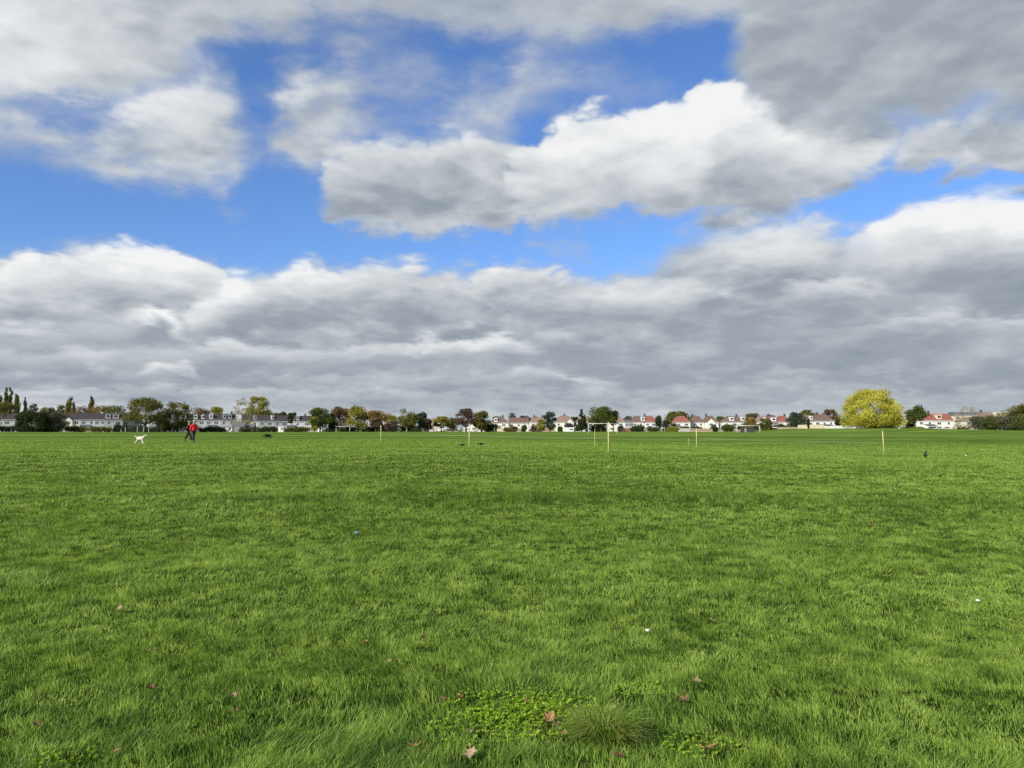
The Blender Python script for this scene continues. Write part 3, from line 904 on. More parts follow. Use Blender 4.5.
    ('shrub', 'dark green shrub squeezed between the white house and the yellow tree', 'shrub', 841, 9, 418, 350, 'round', 'dark', 428, 800),
    ('broadleaf_tree', 'very large bright yellow domed tree, the biggest on the horizon', 'tree', 872.5, 55, 388.5, 300, 'dome', 'yellow', 428, 13500),
    ('shrub', 'dark hedge in the shade under the yellow tree', 'shrub', 878, 34, 424, 316, 'shrub', 'dark', 429, 900),
    ('broadleaf_tree', 'dark green upright tree between the two red roofs at right', 'tree', 914.5, 16, 404, 330, 'round', 'green', 424, 2400),
    ('shrub', 'dark bush at the foot of the upright tree between the red roofs', 'shrub', 909, 13, 420, 332, 'shrub', 'dark', 429.5, 700),
    ('shrub', 'low yellow green mound of plants before the red roofed house', 'shrub', 917, 22, 427, 305, 'shrub', 'ygreen', 430.5, 900),
    ('birch_tree', 'wispy pale green see-through tree right of the red roofed house', 'tree', 966, 23, 405, 310, 'dome', 'pale', 430, 420),
    ('broadleaf_tree', 'olive tree cut off by the right edge of the view', 'tree', 1020, 19, 403, 270, 'round', 'olive', 420, 1500),
    ('shrub', 'olive yellow bush above the thicket right of the brown roofs', 'shrub', 1004, 20, 409.5, 275, 'round', 'ygreen', 428, 1000),
    ('shrub', 'grey brown thicket at the left end of the right hand scrub', 'shrub', 979, 19, 416, 262, 'round', 'greyed', 432.5, 1400),
    ('shrub', 'dull green thicket in the middle of the right hand scrub', 'shrub', 993, 22, 414.5, 255, 'round', 'green', 433, 1700),
    ('shrub', 'dusty grey thicket between the dull green scrub and the right edge', 'shrub', 1006, 22, 415.5, 252, 'round', 'greyed', 433, 1500),
    ('shrub', 'dark green thicket cut off by the right edge of the view', 'shrub', 1019, 24, 415, 250, 'round', 'green', 433, 1700),
    ('shrub', 'small dark bush at the white wall end, left of the scrub', 'shrub', 962, 14, 427, 285, 'shrub', 'mauve', 431.5, 600),
    ('hedge', 'clipped dark hedge below the bushes at the far left', 'hedge', 14, 36, 425.4, 312, 'shrub', 'dark', 431.6, 900),
    ('hedge', 'green garden hedge before the left part of the terrace', 'hedge', 76, 26, 425.6, 310, 'shrub', 'green', 431.6, 700),
    ('hedge', 'brown green garden hedge before the right part of the terrace', 'hedge', 102, 26, 426, 310, 'shrub', 'olive', 431.6, 700),
    ('hedge', 'dark garden hedge between the people and the grey garden sheds', 'hedge', 212, 32, 426, 312, 'shrub', 'dark', 431.6, 900),
    ('hedge', 'black green hedge at the foot of the broad dark evergreen and the grey bush', 'hedge', 47, 36, 425, 312, 'shrub', 'dark', 431.6, 900),
    ('hedge', 'dark green hedge behind the open mesh fence under the oak', 'hedge', 160, 70, 424.5, 312, 'shrub', 'dark', 431.6, 1500),
    ('hedge', 'grey green straggling hedge under the cream house', 'hedge', 250, 24, 426.5, 318, 'shrub', 'greyed', 431.6, 700),
    ('hedge', 'dark hedge before the white house left of the two toned tree', 'hedge', 298, 28, 426.5, 330, 'shrub', 'olive', 431.6, 800),
    ('hedge', 'dark hedge before the white houses left of centre', 'hedge', 510, 16, 427, 384, 'shrub', 'olive', 431.8, 500),
    ('hedge', 'dark garden hedge right of the brick garden wall', 'hedge', 637, 18, 426.5, 384, 'shrub', 'dark', 431.8, 600),
    ('hedge', 'green garden hedge below the white dormer house', 'hedge', 653, 14, 427, 382, 'shrub', 'green', 431.8, 500),
    ('shrub', 'dark bush under the dormer of the leftmost centre house', 'shrub', 494, 9, 423.5, 392, 'shrub', 'dark', 431, 500),
    ('shrub', 'brown bush before the long white house, left of the round green shrub', 'shrub', 514, 8, 426, 380, 'shrub', 'brown', 431, 400),
    ('shrub', 'grey purple bush right of the rusty brown fence start', 'shrub', 534, 8, 425, 386, 'shrub', 'mauve', 431, 400),
    ('shrub', 'mauve grey bush below the tall chimney house', 'shrub', 569, 11, 422.5, 400, 'shrub', 'mauve', 430, 600),
    ('shrub', 'very dark bush above the bright white wall left of the big far goal', 'shrub', 583, 16, 423, 404, 'shrub', 'dark', 430, 700),
    ('shrub', 'grey bush over the wall right of the big far goal', 'shrub', 621, 9, 425.5, 400, 'shrub', 'greyed', 431, 400),
    ('shrub', 'grey round bush below the square white dormer', 'shrub', 640, 13, 424.6, 396, 'shrub', 'greyed', 431, 600),
    ('shrub', 'olive bush over the fence below the pink red roof', 'shrub', 651, 10, 425.8, 394, 'shrub', 'olive', 431, 400),
    ('shrub', 'dark bush in the gap left of the bright red roofed house', 'shrub', 673.5, 7, 423, 395, 'shrub', 'dark', 431, 400),
    ('shrub', 'low green hedge above the pale concrete part of the long fence', 'shrub', 685, 12, 426, 396, 'shrub', 'green', 431, 500),
    ('shrub', 'dark hedge above the pinkish tan part of the long fence', 'shrub', 697, 13, 426.2, 396, 'shrub', 'dark', 431, 500),
    ('shrub', 'grey bush at the right corner of the gabled house pair', 'shrub', 714, 9, 424, 398, 'shrub', 'greyed', 431, 500),
    ('shrub', 'dark bush under the right dormer above the nearer goal', 'shrub', 741, 12, 426, 392, 'shrub', 'dark', 431, 500),
    ('shrub', 'light olive bush right of the nearer goal', 'shrub', 757.5, 8, 424, 388, 'shrub', 'greyed', 431, 400),
    ('shrub', 'dark bush under the dark red roof, left part', 'shrub', 781, 9, 424.5, 402, 'shrub', 'dark', 430, 400),
    ('cypress_tree', 'small narrow dark cypress against the white square house', 'tree', 808, 2.6, 418.5, 372, 'poplar', 'dark', 431, 350),
    ('shrub', 'mauve bush at the right foot of the hipped white house', 'shrub', 829, 11, 424.5, 372, 'shrub', 'mauve', 431, 500),
    ('shrub', 'low grey bush before the wall of the red roofed pair', 'shrub', 946, 9, 427, 338, 'shrub', 'greyed', 431, 400),
    ('broadleaf_tree', 'far dark tree peeping over the roof beside the leftmost centre dormer', 'tree', 499, 11, 415, 470, 'round', 'dark', 424, 500),
    ('broadleaf_tree', 'far olive tree peeping between the long white house and the small one', 'tree', 533, 10, 416, 470, 'round', 'olive', 424, 500),
    ('broadleaf_tree', 'far dark tree right of the tall chimney', 'tree', 574, 9, 416, 470, 'round', 'dark', 424, 500),
    ('broadleaf_tree', 'far grey tree peeping above the low grey roof', 'tree', 628.5, 10, 415.6, 470, 'round', 'greyed', 424, 500),
    ('broadleaf_tree', 'far dark tree in the gap right of the gabled pair', 'tree', 719.5, 10, 416.2, 470, 'round', 'green', 424, 500),
    ('broadleaf_tree', 'far tree peeping left of the two brown roofed houses with the red neighbour', 'tree', 692, 9, 414.6, 470, 'round', 'bluish', 424, 500),
    ('broadleaf_tree', 'far dark tree between the narrow box dormer house and the tan roof', 'tree', 770, 9, 414, 470, 'round', 'dark', 424, 500),
    ('shrub', 'low dark shrubs above the tan fence before the red roof', 'shrub', 784, 14, 425, 398, 'shrub', 'green', 429.5, 500),
]
for t_ in TREES:
    nm, lb, ct, px, w_, top, D_, kd, fl, bt, lv = t_
    bk = 'bark_pale' if nm in ('birch_tree', 'plane_tree') else 'bark'
    tree(nm, lb, ct, px, w_, top, D_, kd, fl, bt, lv, bark=bk, group=LT if nm not in ('hedge', 'shrub') else 'shrubs and hedges along the far edge of the field')

exec_houses = True


# ------------------------------------------------------------------ houses
def window(parent, x, z, w, h, y=0.0, name='window'):
    fr = MB()
    t = 0.09
    fr.box(x - w / 2, x + w / 2, y - 0.06, y + 0.02, z, z + t)
    fr.box(x - w / 2, x + w / 2, y - 0.06, y + 0.02, z + h - t, z + h)
    fr.box(x - w / 2, x - w / 2 + t, y - 0.06, y + 0.02, z + t, z + h - t)
    fr.box(x + w / 2 - t, x + w / 2, y - 0.06, y + 0.02, z + t, z + h - t)
    if w > 1.3:
        fr.box(x - t / 2, x + t / 2, y - 0.06, y + 0.02, z + t, z + h - t)
    o = fr.build(name, M['upvc'], parent)
    pn = MB().box(x - w / 2 + t, x + w / 2 - t, y - 0.03, y - 0.005, z + t, z + h - t)
    if name == 'window' or parent.parent is None:
        pn.build('pane', M['glass'], o)
    else:
        pn.build('pane', M['glass'], parent)
    return o


def house(label, x0, x1, ridge, eave, D, rot=0.0, wall='render_white', roof='tile_brown', style='hip', chimneys=(0.5,), dormers=(), depth=8.0,
          ext=None, wins=None, gable_front=None, cat='house', group='houses lining the far edge of the field', seed=0):
    """seen between view columns x0..x1, with ridge and eaves at the given view rows, D metres off"""
    rs = random.Random(int(x0 * 7 + seed))
    xm = X((x0 + x1) / 2, D)
    z0 = gz(xm, D)
    w = (x1 - x0) / F * D
    E = Z(eave, D) - z0
    Rg = Z(ridge, D) - z0
    root = empty('house', (xm, D, z0 - 0.02), rot)
    tag(root, label, cat, group)
    hw = w / 2
    # walls (with gable ends when the roof is gabled)
    mb = MB()
    if style == 'gable':
        for s in (-hw, hw):
            pass
        v = [(-hw, 0, 0), (hw, 0, 0), (hw, depth, 0), (-hw, depth, 0), (-hw, 0, E), (hw, 0, E), (hw, depth, E), (-hw, depth, E),
             (-hw, depth / 2, Rg - 0.12), (hw, depth / 2, Rg - 0.12)]
        mb.poly(v, [(0, 1, 5, 4), (2, 3, 7, 6), (1, 2, 6, 9, 5), (3, 0, 4, 8, 7), (4, 5, 9, 8), (6, 7, 8, 9), (0, 3, 2, 1)])
    else:
        mb.box(-hw, hw, 0, depth, 0, E)
    mb.build('wall', M[wall], root)
    # roof
    o_ = 0.35
    inset = 0.0 if style == 'gable' else min(hw * 0.55, depth * 0.45)
    a0, a1 = -hw - (0.1 if style == 'gable' else o_), hw + (0.1 if style == 'gable' else o_)
    y0, y1 = -o_, depth + o_
    zE = E + 0.01
    t = 0.16
    rx = hw - inset + (0.1 if style == 'gable' else 0)
    lowr = [(a0, y0, zE), (a1, y0, zE), (a1, y1, zE), (a0, y1, zE)]
    top_ = [(a0, y0, zE + t), (a1, y0, zE + t), (a1, y1, zE + t), (a0, y1, zE + t), (-rx, depth / 2, Rg), (rx, depth / 2, Rg)]
    rf = MB().poly(lowr + top_, [(3, 2, 1, 0), (0, 1, 5, 4), (1, 2, 6, 5), (2, 3, 7, 6), (3, 0, 4, 7), (4, 5, 9, 8), (6, 7, 8, 9), (5, 6, 9), (7, 4, 8)])
    ro = rf.build('roof', M[roof], root)
    # gutter board
    MB().box(a0 + 0.02, a1 - 0.02, y0 - 0.04, y0 - 0.003, zE - 0.02, zE + 0.14).build('fascia', M['upvc'], root)
    for cpos in chimneys:
        cx = -hw + w * cpos
        ch = MB().box(cx - 0.42, cx + 0.42, depth / 2 - 0.4, depth / 2 + 0.4, Rg - 0.9, Rg + 0.75).box(cx - 0.5, cx + 0.5, depth / 2 - 0.46, depth / 2 + 0.46, Rg + 0.753, Rg + 0.86)
        for k in range(2):
            ch.tube([(cx - 0.28 + 0.56 * k, depth / 2, Rg + 0.85), (cx - 0.28 + 0.56 * k, depth / 2, Rg + 1.3)], [0.12, 0.1], 7)
        ch.build('chimney', M['brick_dark'], ro)
    slope = (Rg - zE) / (depth / 2 + o_)
    for dd in dormers:
        dp, dw, dm = dd[:3]
        cx = -hw + w * dp
        yb = 0.55
        zf = zE + slope * (yb + o_) - 0.1
        zt = min(Rg - 0.15, zf + 2.1)
        yk = (zt - zE) / slope - o_
        dw = dw * 0.82
        do = MB().box(cx - dw / 2, cx + dw / 2, yb, yk + 0.3, zf, zt).box(cx - dw / 2 - 0.12, cx + dw / 2 + 0.12, yb - 0.15, yk + 0.4, zt + 0.003, zt + 0.16).build('dormer', M[dm], root)
        g_ = MB()
        g_.box(cx - dw * 0.3, cx + dw * 0.3, yb - 0.05, yb + 0.02, zf + 0.75, zt - 0.35)
        g_.build('window', M['glass'], do)
    if gable_front:
        gp, gw, gm = gable_front
        cx = -hw + w * gp
        gh = E + gw * 0.45
        yb2 = (gh - zE) / slope - o_ if slope > 0 else 2
        gb = MB()
        gb.poly([(cx - gw / 2, -0.7, 0), (cx + gw / 2, -0.7, 0), (cx + gw / 2, 0.02, 0), (cx - gw / 2, 0.02, 0), (cx - gw / 2, -0.7, E), (cx + gw / 2, -0.7, E), (cx + gw / 2, 0.02, E), (cx - gw / 2, 0.02, E), (cx, -0.7, gh), (cx, yb2, gh)],
                [(0, 1, 5, 8, 4), (1, 2, 6, 5), (3, 0, 4, 7)])
        gb.build('front_bay', M[gm], root)
        rb = MB()
        rb.poly([(cx - gw / 2 - 0.25, -0.95, E - 0.1), (cx, -0.95, gh + 0.14), (cx + gw / 2 + 0.25, -0.95, E - 0.1), (cx - gw / 2 - 0.25, 0.8, E - 0.1), (cx, yb2 + 0.3, gh + 0.14), (cx + gw / 2 + 0.25, 0.8, E - 0.1),
                 (cx - gw / 2 - 0.25, -0.95, E - 0.25), (cx, -0.95, gh - 0.01), (cx + gw / 2 + 0.25, -0.95, E - 0.25)],
                [(0, 1, 4, 3), (1, 2, 5, 4), (6, 7, 1, 0), (7, 8, 2, 1)])
        rb.build('gable_roof', M[roof], root)
        window(root, cx, E - 1.75, min(1.7, gw * 0.6), 1.25, -0.705)
        window(root, cx, 0.95, min(1.9, gw * 0.65), 1.3, -0.705)
    # windows: two storeys
    nw = wins if wins is not None else max(2, int(w / 3.4))
    for i in range(nw):
        cx = -hw + w * (i + 0.5) / nw
        if gable_front and abs(cx - (-hw + w * gable_front[0])) < gable_front[1] / 2 + 0.7:
            continue
        ww = rs.choice([1.1, 1.5, 1.9])
        window(root, cx, E - 1.75, ww, 1.2)
        if not (ext and ext[0] < (cx + hw) / w < ext[1]):
            if i % 3 == 1:
                dr = MB().box(cx - 0.5, cx + 0.5, -0.05, 0.01, 0.1, 2.1).build('door', M['upvc'], root)
                MB().box(cx - 0.32, cx + 0.32, -0.07, -0.053, 1.1, 1.95).build('pane', M['glass'], dr)
            else:
                window(root, cx, 0.9, ww + 0.3, 1.25)
    if ext:
        e0, e1, em = ext
        ax0, ax1 = -hw + w * e0, -hw + w * e1
        ex = MB()
        v = [(ax0, -3.2, 0), (ax1, -3.2, 0), (ax1, -0.003, 0), (ax0, -0.003, 0), (ax0, -3.2, 2.4), (ax1, -3.2, 2.4), (ax1, -0.003, 3.1), (ax0, -0.003, 3.1)]
        ex.poly(v, [(0, 1, 5, 4), (1, 2, 6, 5), (3, 0, 4, 7), (4, 5, 6, 7)])
        eo = ex.build('extension', M[em], root)
        cx = (ax0 + ax1) / 2
        MB().box(ax0 + 0.4, ax1 - 0.4, -3.26, -3.205, 0.9, 2.1).build('window', M['glass'], eo)
        MB().poly([(ax0 - 0.15, -3.4, 2.42), (ax1 + 0.15, -3.4, 2.42), (ax1 + 0.15, -0.01, 3.16), (ax0 - 0.15, -0.01, 3.16), (ax0 - 0.15, -3.4, 2.52), (ax1 + 0.15, -3.4, 2.52), (ax1 + 0.15, -0.01, 3.26), (ax0 - 0.15, -0.01, 3.26)],
                  [(0, 1, 5, 4), (1, 2, 6, 5), (3, 0, 4, 7), (4, 5, 6, 7)]).build('roof', M['tile_grey'], eo)
    return root


LR = R(24)      # left hand rows turn from the sun; most wall colours include cloud shade
house('white house cut off by the left edge behind the hedge', -9, 3.6, 414, 421, 338, LR, 'render_shaded', 'tile_dark')
house('white house with purple brown roof between the left edge and the dark evergreen', 4.2, 20, 413.5, 420, 336, LR, 'render_shaded', 'tile_dark', chimneys=(0.2,))
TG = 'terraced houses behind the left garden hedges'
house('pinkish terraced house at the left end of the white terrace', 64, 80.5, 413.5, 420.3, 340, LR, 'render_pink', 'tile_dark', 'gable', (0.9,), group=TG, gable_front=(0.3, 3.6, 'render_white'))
house('whitest terraced house, second from the left under the plain dark roof', 80.7, 95, 413, 420, 341, LR, 'render_shaded', 'tile_dark', 'gable', (0.5,), group=TG, ext=(0.1, 0.7, 'render_white'))
house('terraced house with pale wall and plain roof left of the dormered one', 95.2, 105.5, 413, 420, 342, LR, 'render_shaded', 'tile_dark', 'gable', (), group=TG)
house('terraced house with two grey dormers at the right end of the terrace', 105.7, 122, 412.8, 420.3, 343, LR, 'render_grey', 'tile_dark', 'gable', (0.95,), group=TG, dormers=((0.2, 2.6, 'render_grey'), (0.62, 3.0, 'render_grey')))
house('pale house seen below the crown of the oak', 122.6, 141, 413.5, 420.8, 352, LR, 'render_shaded', 'tile_dark')
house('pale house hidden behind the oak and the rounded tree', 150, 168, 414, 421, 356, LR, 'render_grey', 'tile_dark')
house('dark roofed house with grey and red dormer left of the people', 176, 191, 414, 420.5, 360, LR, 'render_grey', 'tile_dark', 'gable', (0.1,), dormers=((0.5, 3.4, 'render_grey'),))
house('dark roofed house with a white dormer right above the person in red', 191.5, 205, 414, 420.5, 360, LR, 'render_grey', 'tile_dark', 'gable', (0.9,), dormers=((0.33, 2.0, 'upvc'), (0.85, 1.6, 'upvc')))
house('white walled house with white dormer right of the people', 205.5, 220, 413.5, 420.3, 360, LR, 'render_shaded', 'tile_dark', 'gable', (), dormers=((0.42, 2.0, 'upvc'),), ext=(0.2, 0.8, 'render_white'))
house('white walled house under a black roof with two pale dormers', 220.5, 236, 413.5, 420.3, 360, LR, 'render_shaded', 'tile_dark', 'gable', (0.75,), dormers=((0.3, 1.8, 'render_grey'), (0.62, 2.0, 'render_grey')))
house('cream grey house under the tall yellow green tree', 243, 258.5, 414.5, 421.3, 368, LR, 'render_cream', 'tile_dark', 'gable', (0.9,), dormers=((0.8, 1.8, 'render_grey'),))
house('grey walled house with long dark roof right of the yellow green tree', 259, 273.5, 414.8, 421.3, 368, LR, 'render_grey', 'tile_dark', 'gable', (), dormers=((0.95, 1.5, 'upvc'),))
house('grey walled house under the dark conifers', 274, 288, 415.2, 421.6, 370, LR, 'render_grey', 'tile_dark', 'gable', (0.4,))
house('white house with dark dormered roof just left of the two toned tree', 293.5, 311.5, 415.6, 421.8, 372, R(8), 'render_shaded', 'tile_dark', 'gable', (0.6,), dormers=((0.25, 1.6, 'render_grey'),), ext=(-0.25, 0.15, 'brick'))
house('brick house showing between trees left of the bright yellow green tree', 429, 440, 418, 423.5, 420, 0, 'render_pink', 'tile_tan', 'hip', ())
house('white house peeping below the olive trees left of the mauve brown tree', 470, 486, 417, 423, 430, 0, 'render_white', 'tile_brown', 'hip', (0.8,))
MG = 'white houses around the centre of the view'
house('white house with a dormer and dark brown roof at the left of the centre row', 490, 508.3, 417, 423, 425, 0, 'render_white', 'tile_brown', 'hip', (0.7,), dormers=((0.32, 2.2, 'upvc'),), ext=(0.4, 0.95, 'render_cream'), group=MG)
house('long white house below the pale narrow tree', 508.8, 528.5, 417.5, 423.2, 428, 0, 'render_white', 'tile_brown', 'gable', (0.85,), group=MG)
house('small white house between the long one and the grey green centre tree', 529.2, 544, 416.8, 422.6, 428, 0, 'render_white', 'tile_tan', 'hip', (0.35, 0.9), group=MG)
house('tan roofed house with a tall chimney right of the grey green centre tree', 555.5, 574, 415.4, 422.4, 428, 0, 'render_white', 'tile_tan', 'hip', (0.5,), gable_front=(0.75, 4.5, 'render_white'), group=MG)
house('white house hidden by the evergreen left of the big far goal', 577, 594, 416, 422.4, 430, 0, 'render_white', 'tile_tan', 'hip', (0.5,), group=MG)
house('tan roofed house whose roof meets the right post of the big far goal', 608, 625, 415.3, 422.4, 425, 0, 'render_white', 'tile_tan', 'hip', (0.4,), group=MG)
house('low grey roofed white house between the tan roof and the white dormer', 625.2, 631.4, 419.5, 422.8, 424, 0, 'render_grey', 'tile_grey', 'gable', (), depth=6, wins=2, group=MG)
RG = 'semi detached houses right of the centre'
house('brown roofed left half of the house pair with the big square white dormer', 631.6, 644, 415.8, 422.4, 425, 0, 'render_white', 'tile_brown', 'hip', (), dormers=((0.92, 2.6, 'render_white'),), ext=(0.05, 0.5, 'render_white'), group=RG)
house('pink red roofed right half of the house pair with the big square white dormer', 644.3, 656.5, 415.6, 422.4, 425, 0, 'render_white', 'tile_red', 'hip', (0.12,), group=RG)
house('bright red roofed house in front of the domed olive tree', 674.5, 690, 415.6, 422.4, 408, 0, 'render_white', 'tile_red', 'hip', (), ext=(-0.1, 0.35, 'render_white'), group=RG)
house('brown roofed left half of the pair right of the red roof', 691, 704, 415.8, 422.4, 425, 0, 'render_white', 'tile_brown', 'hip', (0.2,), group=RG)
house('brown roofed right half of the pair right of the red roof', 704.3, 718, 415.6, 422.4, 425, 0, 'render_white', 'tile_brown', 'hip', (0.25,), gable_front=(0.45, 5.0, 'render_white'), group=RG)
house('brown roofed house with two white dormers above the nearer goal', 722.5, 746, 415.8, 422.2, 422, 0, 'render_white', 'tile_brown', 'hip', (0.68,), dormers=((0.4, 3.0, 'upvc'), (0.88, 2.8, 'upvc')), ext=(0.25, 0.7, 'render_white'), group=RG)
house('tan roofed house half hidden by the olive bush tree', 757, 769.5, 415.6, 422.2, 425, 0, 'render_white', 'tile_tan', 'hip', (), dormers=((0.75, 2.5, 'render_cream'),), group=RG)
house('narrow house with a tall white box dormer left of the red roof', 769.8, 777.4, 415.4, 423, 420, 0, 'render_white', 'tile_brown', 'gable', (0.1,), dormers=((0.55, 3.2, 'upvc'),), ext=(0.05, 0.95, 'render_white'), wins=2, group=RG)
house('dark red roofed house above the tan garden fence', 777.8, 790, 415.5, 422.2, 420, 0, 'render_white', 'tile_red', 'hip', (0.75,), group=RG)
house('brown roofed white square house with a small round dormer', 800.5, 813.5, 414.3, 421.4, 400, 0, 'render_white', 'tile_brown', 'hip', (), dormers=((0.85, 1.8, 'upvc'),), gable_front=(0.32, 4.3, 'render_white'), group=RG)
house('brown hipped roofed white house left of the yellow tree', 814, 834, 414, 421.2, 398, 0, 'render_white', 'tile_brown', 'hip', (0.3,), ext=(0.15, 0.7, 'render_white'), group=RG)
RR = 'red roofed houses at the right'
house('red roofed white house half hidden by the yellow tree', 883, 905, 412, 421, 365, 0, 'render_white', 'tile_red', 'hip', (), ext=(0.1, 0.55, 'render_white'), group=RR)
house('red roofed white left half of the pair right of the yellow tree', 916.5, 933.5, 413, 420.6, 350, 0, 'render_white', 'tile_red', 'hip', (0.97,), ext=(0.4, 0.95, 'upvc'), group=RR)
house('red roofed white right half with a pale dormer, left of the wispy tree', 933.8, 953, 413.5, 420.8, 350, 0, 'render_white', 'tile_red', 'gable', (), dormers=((0.3, 2.9, 'render_cream'),), group=RR)
house('long building with a pale grey roof behind the wispy tree', 953.5, 985, 411.8, 415.8, 420, 0, 'render_cream', 'tile_grey', 'gable', (), group=RR)
house('white walled house showing right of the wispy tree', 965, 977, 417.0, 421, 335, 0, 'render_white', 'tile_tan', 'hip', (), group=RR)
house('tan and pink roofed house behind the scrub at the right', 984, 1003, 412, 418, 360, 0, 'render_pink', 'tile_tan', 'gable', (0.1,), dormers=((0.8, 2.5, 'upvc'),), group=RR)


# ------------------------------------------------------------------ garden boundaries
def panel_fence(label, x0, x1, top, D, m='fence_tan', D2=None, cat='fence', solid=False, top_m=None, h=None):
    """a run of fence panels between concrete posts, or a rendered garden wall"""
    D2 = D2 or D
    ax, bx = X(x0, D), X(x1, D2)
    L = math.hypot(bx - ax, D2 - D)
    nseg = max(1, round(L / 2.4))
    z0 = gz((ax + bx) / 2, (D + D2) / 2)
    H = h or max(0.9, Z(top, D) - z0)
    root = empty('garden_wall' if solid else 'panel_fence', (ax, D, z0), math.atan2(D2 - D, bx - ax))
    tag(root, label, cat, 'garden walls and fences along the field edge')
    st = L / nseg
    if solid:
        MB().box(0, L, 0, 0.22, -0.5, H).build('wall', M[m], root)
        MB().box(-0.04, L + 0.04, -0.05, 0.27, H + 0.003, H + 0.09).build('coping', M[top_m or 'concrete'], root)
    else:
        for i in range(nseg + 1):
            MB().box(i * st - 0.06, i * st + 0.06, -0.05, 0.07, -0.3, H + 0.05).build('post', M['concrete'], root)
        for i in range(nseg):
            p_ = MB()
            a, b = i * st + 0.063, (i + 1) * st - 0.063
            k = int((H - 0.28) / 0.15)
            p_.box(a, b, 0.0, 0.02, 0.25, 0.25 + k * 0.15)
            for j in range(0, k, 2):
                p_.box(a, b, -0.02, -0.002, 0.26 + j * 0.15, 0.38 + j * 0.15)
            po = p_.build('panel', M[m], root)
            MB().box(a, b, -0.03, 0.03, -0.2, 0.24).build('gravel_board', M['concrete'], root)
    return root


panel_fence('white rendered garden wall at the far left edge', -2, 4, 426.5, 325, 'wall_white', cat='wall', solid=True)
panel_fence('pale fence panels before the pinkish end of the terrace', 66, 79, 427.2, 322, 'fence_grey')
panel_fence('brown panel fence before the middle of the terrace', 80, 97, 427.8, 322, 'fence_brown')
panel_fence('tan panel fence before the right part of the terrace', 97.4, 110, 428, 322, 'fence_tan')
panel_fence('grey brown fence right of the people', 202, 224, 428, 322, 'fence_brown')
panel_fence('long weathered fence behind the black dog', 240, 262, 428.2, 335, 'fence_grey')
panel_fence('grey fence between the black dog and the small white sheds', 272, 300, 428.4, 345, 'fence_brown')
panel_fence('brown fence before the dark trees left of the far small goal', 300, 318, 428.6, 350, 'fence_grey')
panel_fence('grey fence below the bright yellow green tree', 433, 438, 428.6, 372, 'fence_grey')
panel_fence('weathered fence from the bright yellow green tree to the second cream post', 446, 458, 428.6, 374, 'fence_brown')
panel_fence('pale concrete fence right of the second cream post', 474, 492, 429, 388, 'concrete', cat='wall', solid=True)
panel_fence('cream garden wall below the white house with the dormer', 497.5, 508, 428.6, 390, 'wall_cream', cat='wall', solid=True, top_m='brick')
panel_fence('grey fence below the long white house', 508.6, 523, 429, 390, 'fence_grey')
panel_fence('rusty brown fence left of the centre tree', 529, 543, 428.8, 390, 'fence_brown')
panel_fence('tan yellow fence right behind the centre tree foot', 543.8, 554.6, 428.3, 390, 'fence_tan')
panel_fence('bright white garden wall left of the big far goal', 575.6, 588.6, 428.3, 392, 'wall_white', cat='wall', solid=True, top_m='wall_white')
panel_fence('pale garden wall seen through the big far goal', 592, 606, 428.9, 392, 'wall_white', cat='wall', solid=True)
panel_fence('orange brick garden wall with white coping right of the big far goal', 618, 630.5, 428.3, 391, 'brick', cat='wall', solid=True, top_m='wall_white')
panel_fence('weathered fence below the white dormer house pair', 631, 657, 429, 390, 'fence_grey')
panel_fence('pale grey concrete left part of the long garden fence', 679.3, 690, 428.4, 388, 'concrete', cat='wall', solid=True)
panel_fence('pinkish tan right part of the long garden fence', 690.4, 712, 428.3, 388, 'fence_tan')
panel_fence('small pale fence between two dark bushes', 718.5, 722.5, 428.8, 388, 'fence_grey')
panel_fence('grey fence seen through and beside the nearer goal', 731.5, 745, 429.6, 384, 'fence_tan')
panel_fence('pale fence between the nearer goal and the dark garage', 760, 769, 428.8, 384, 'fence_grey')
panel_fence('long tan fence below the dark red roof', 777, 797, 428.8, 384, 'fence_tan')
panel_fence('cream white wall below the white square house', 797.3, 823, 429.2, 382, 'wall_cream', cat='wall', solid=True, D2=360, h=1.8)
panel_fence('bright white sloping wall climbing to the yellow tree', 823.5, 856, 428.4, 359, 'wall_white', cat='wall', solid=True, D2=330, top_m='wall_white', h=1.3)
panel_fence('bright white low wall before the red roofed pair at right', 926, 957, 429.0, 335, 'wall_white', cat='wall', solid=True, top_m='wall_white', h=1.25)


def rail_fence(label, xs_, D, h=1.9):
    """open metal mesh fence on pale posts"""
    ax = X(xs_[0], D)
    z0 = gz(X((xs_[0] + xs_[-1]) / 2, D), D)
    root = empty('mesh_fence', (ax, D, z0))
    tag(root, label, 'fence', 'open fences along the field edge')
    for px in xs_:
        x = X(px, D) - ax
        MB().box(x - 0.09, x + 0.09, -0.09, 0.09, -0.2, h + 0.25).build('post', M['concrete'], root)
    L = X(xs_[-1], D) - ax
    g = MB()
    g.box(0, L, -0.02, 0.02, h - 0.05, h)
    g.box(0, L, -0.02, 0.02, h * 0.5, h * 0.5 + 0.05)
    k = int(L / 0.35)
    for i in range(k):
        x = (i + 0.5) * L / k
        g.box(x - 0.012, x + 0.012, -0.015, 0.015, 0.05, h - 0.052)
    g.build('wire_panel', M['dark_green'], root)


rail_fence('open mesh fence on pale posts below the oak', [126, 138, 144.2, 149.4, 161.3, 172.7, 184], 300)
rail_fence('open mesh fence on pale posts left of the second cream post', [446.5, 455, 458.5, 466], 368)
rail_fence('open mesh fence on pale posts right of the second cream post', [469.5, 477.5, 485, 494.5], 378)
rail_fence('open fence on pale posts below the narrow cypress', [661, 664.5, 668, 671.5, 675], 380)


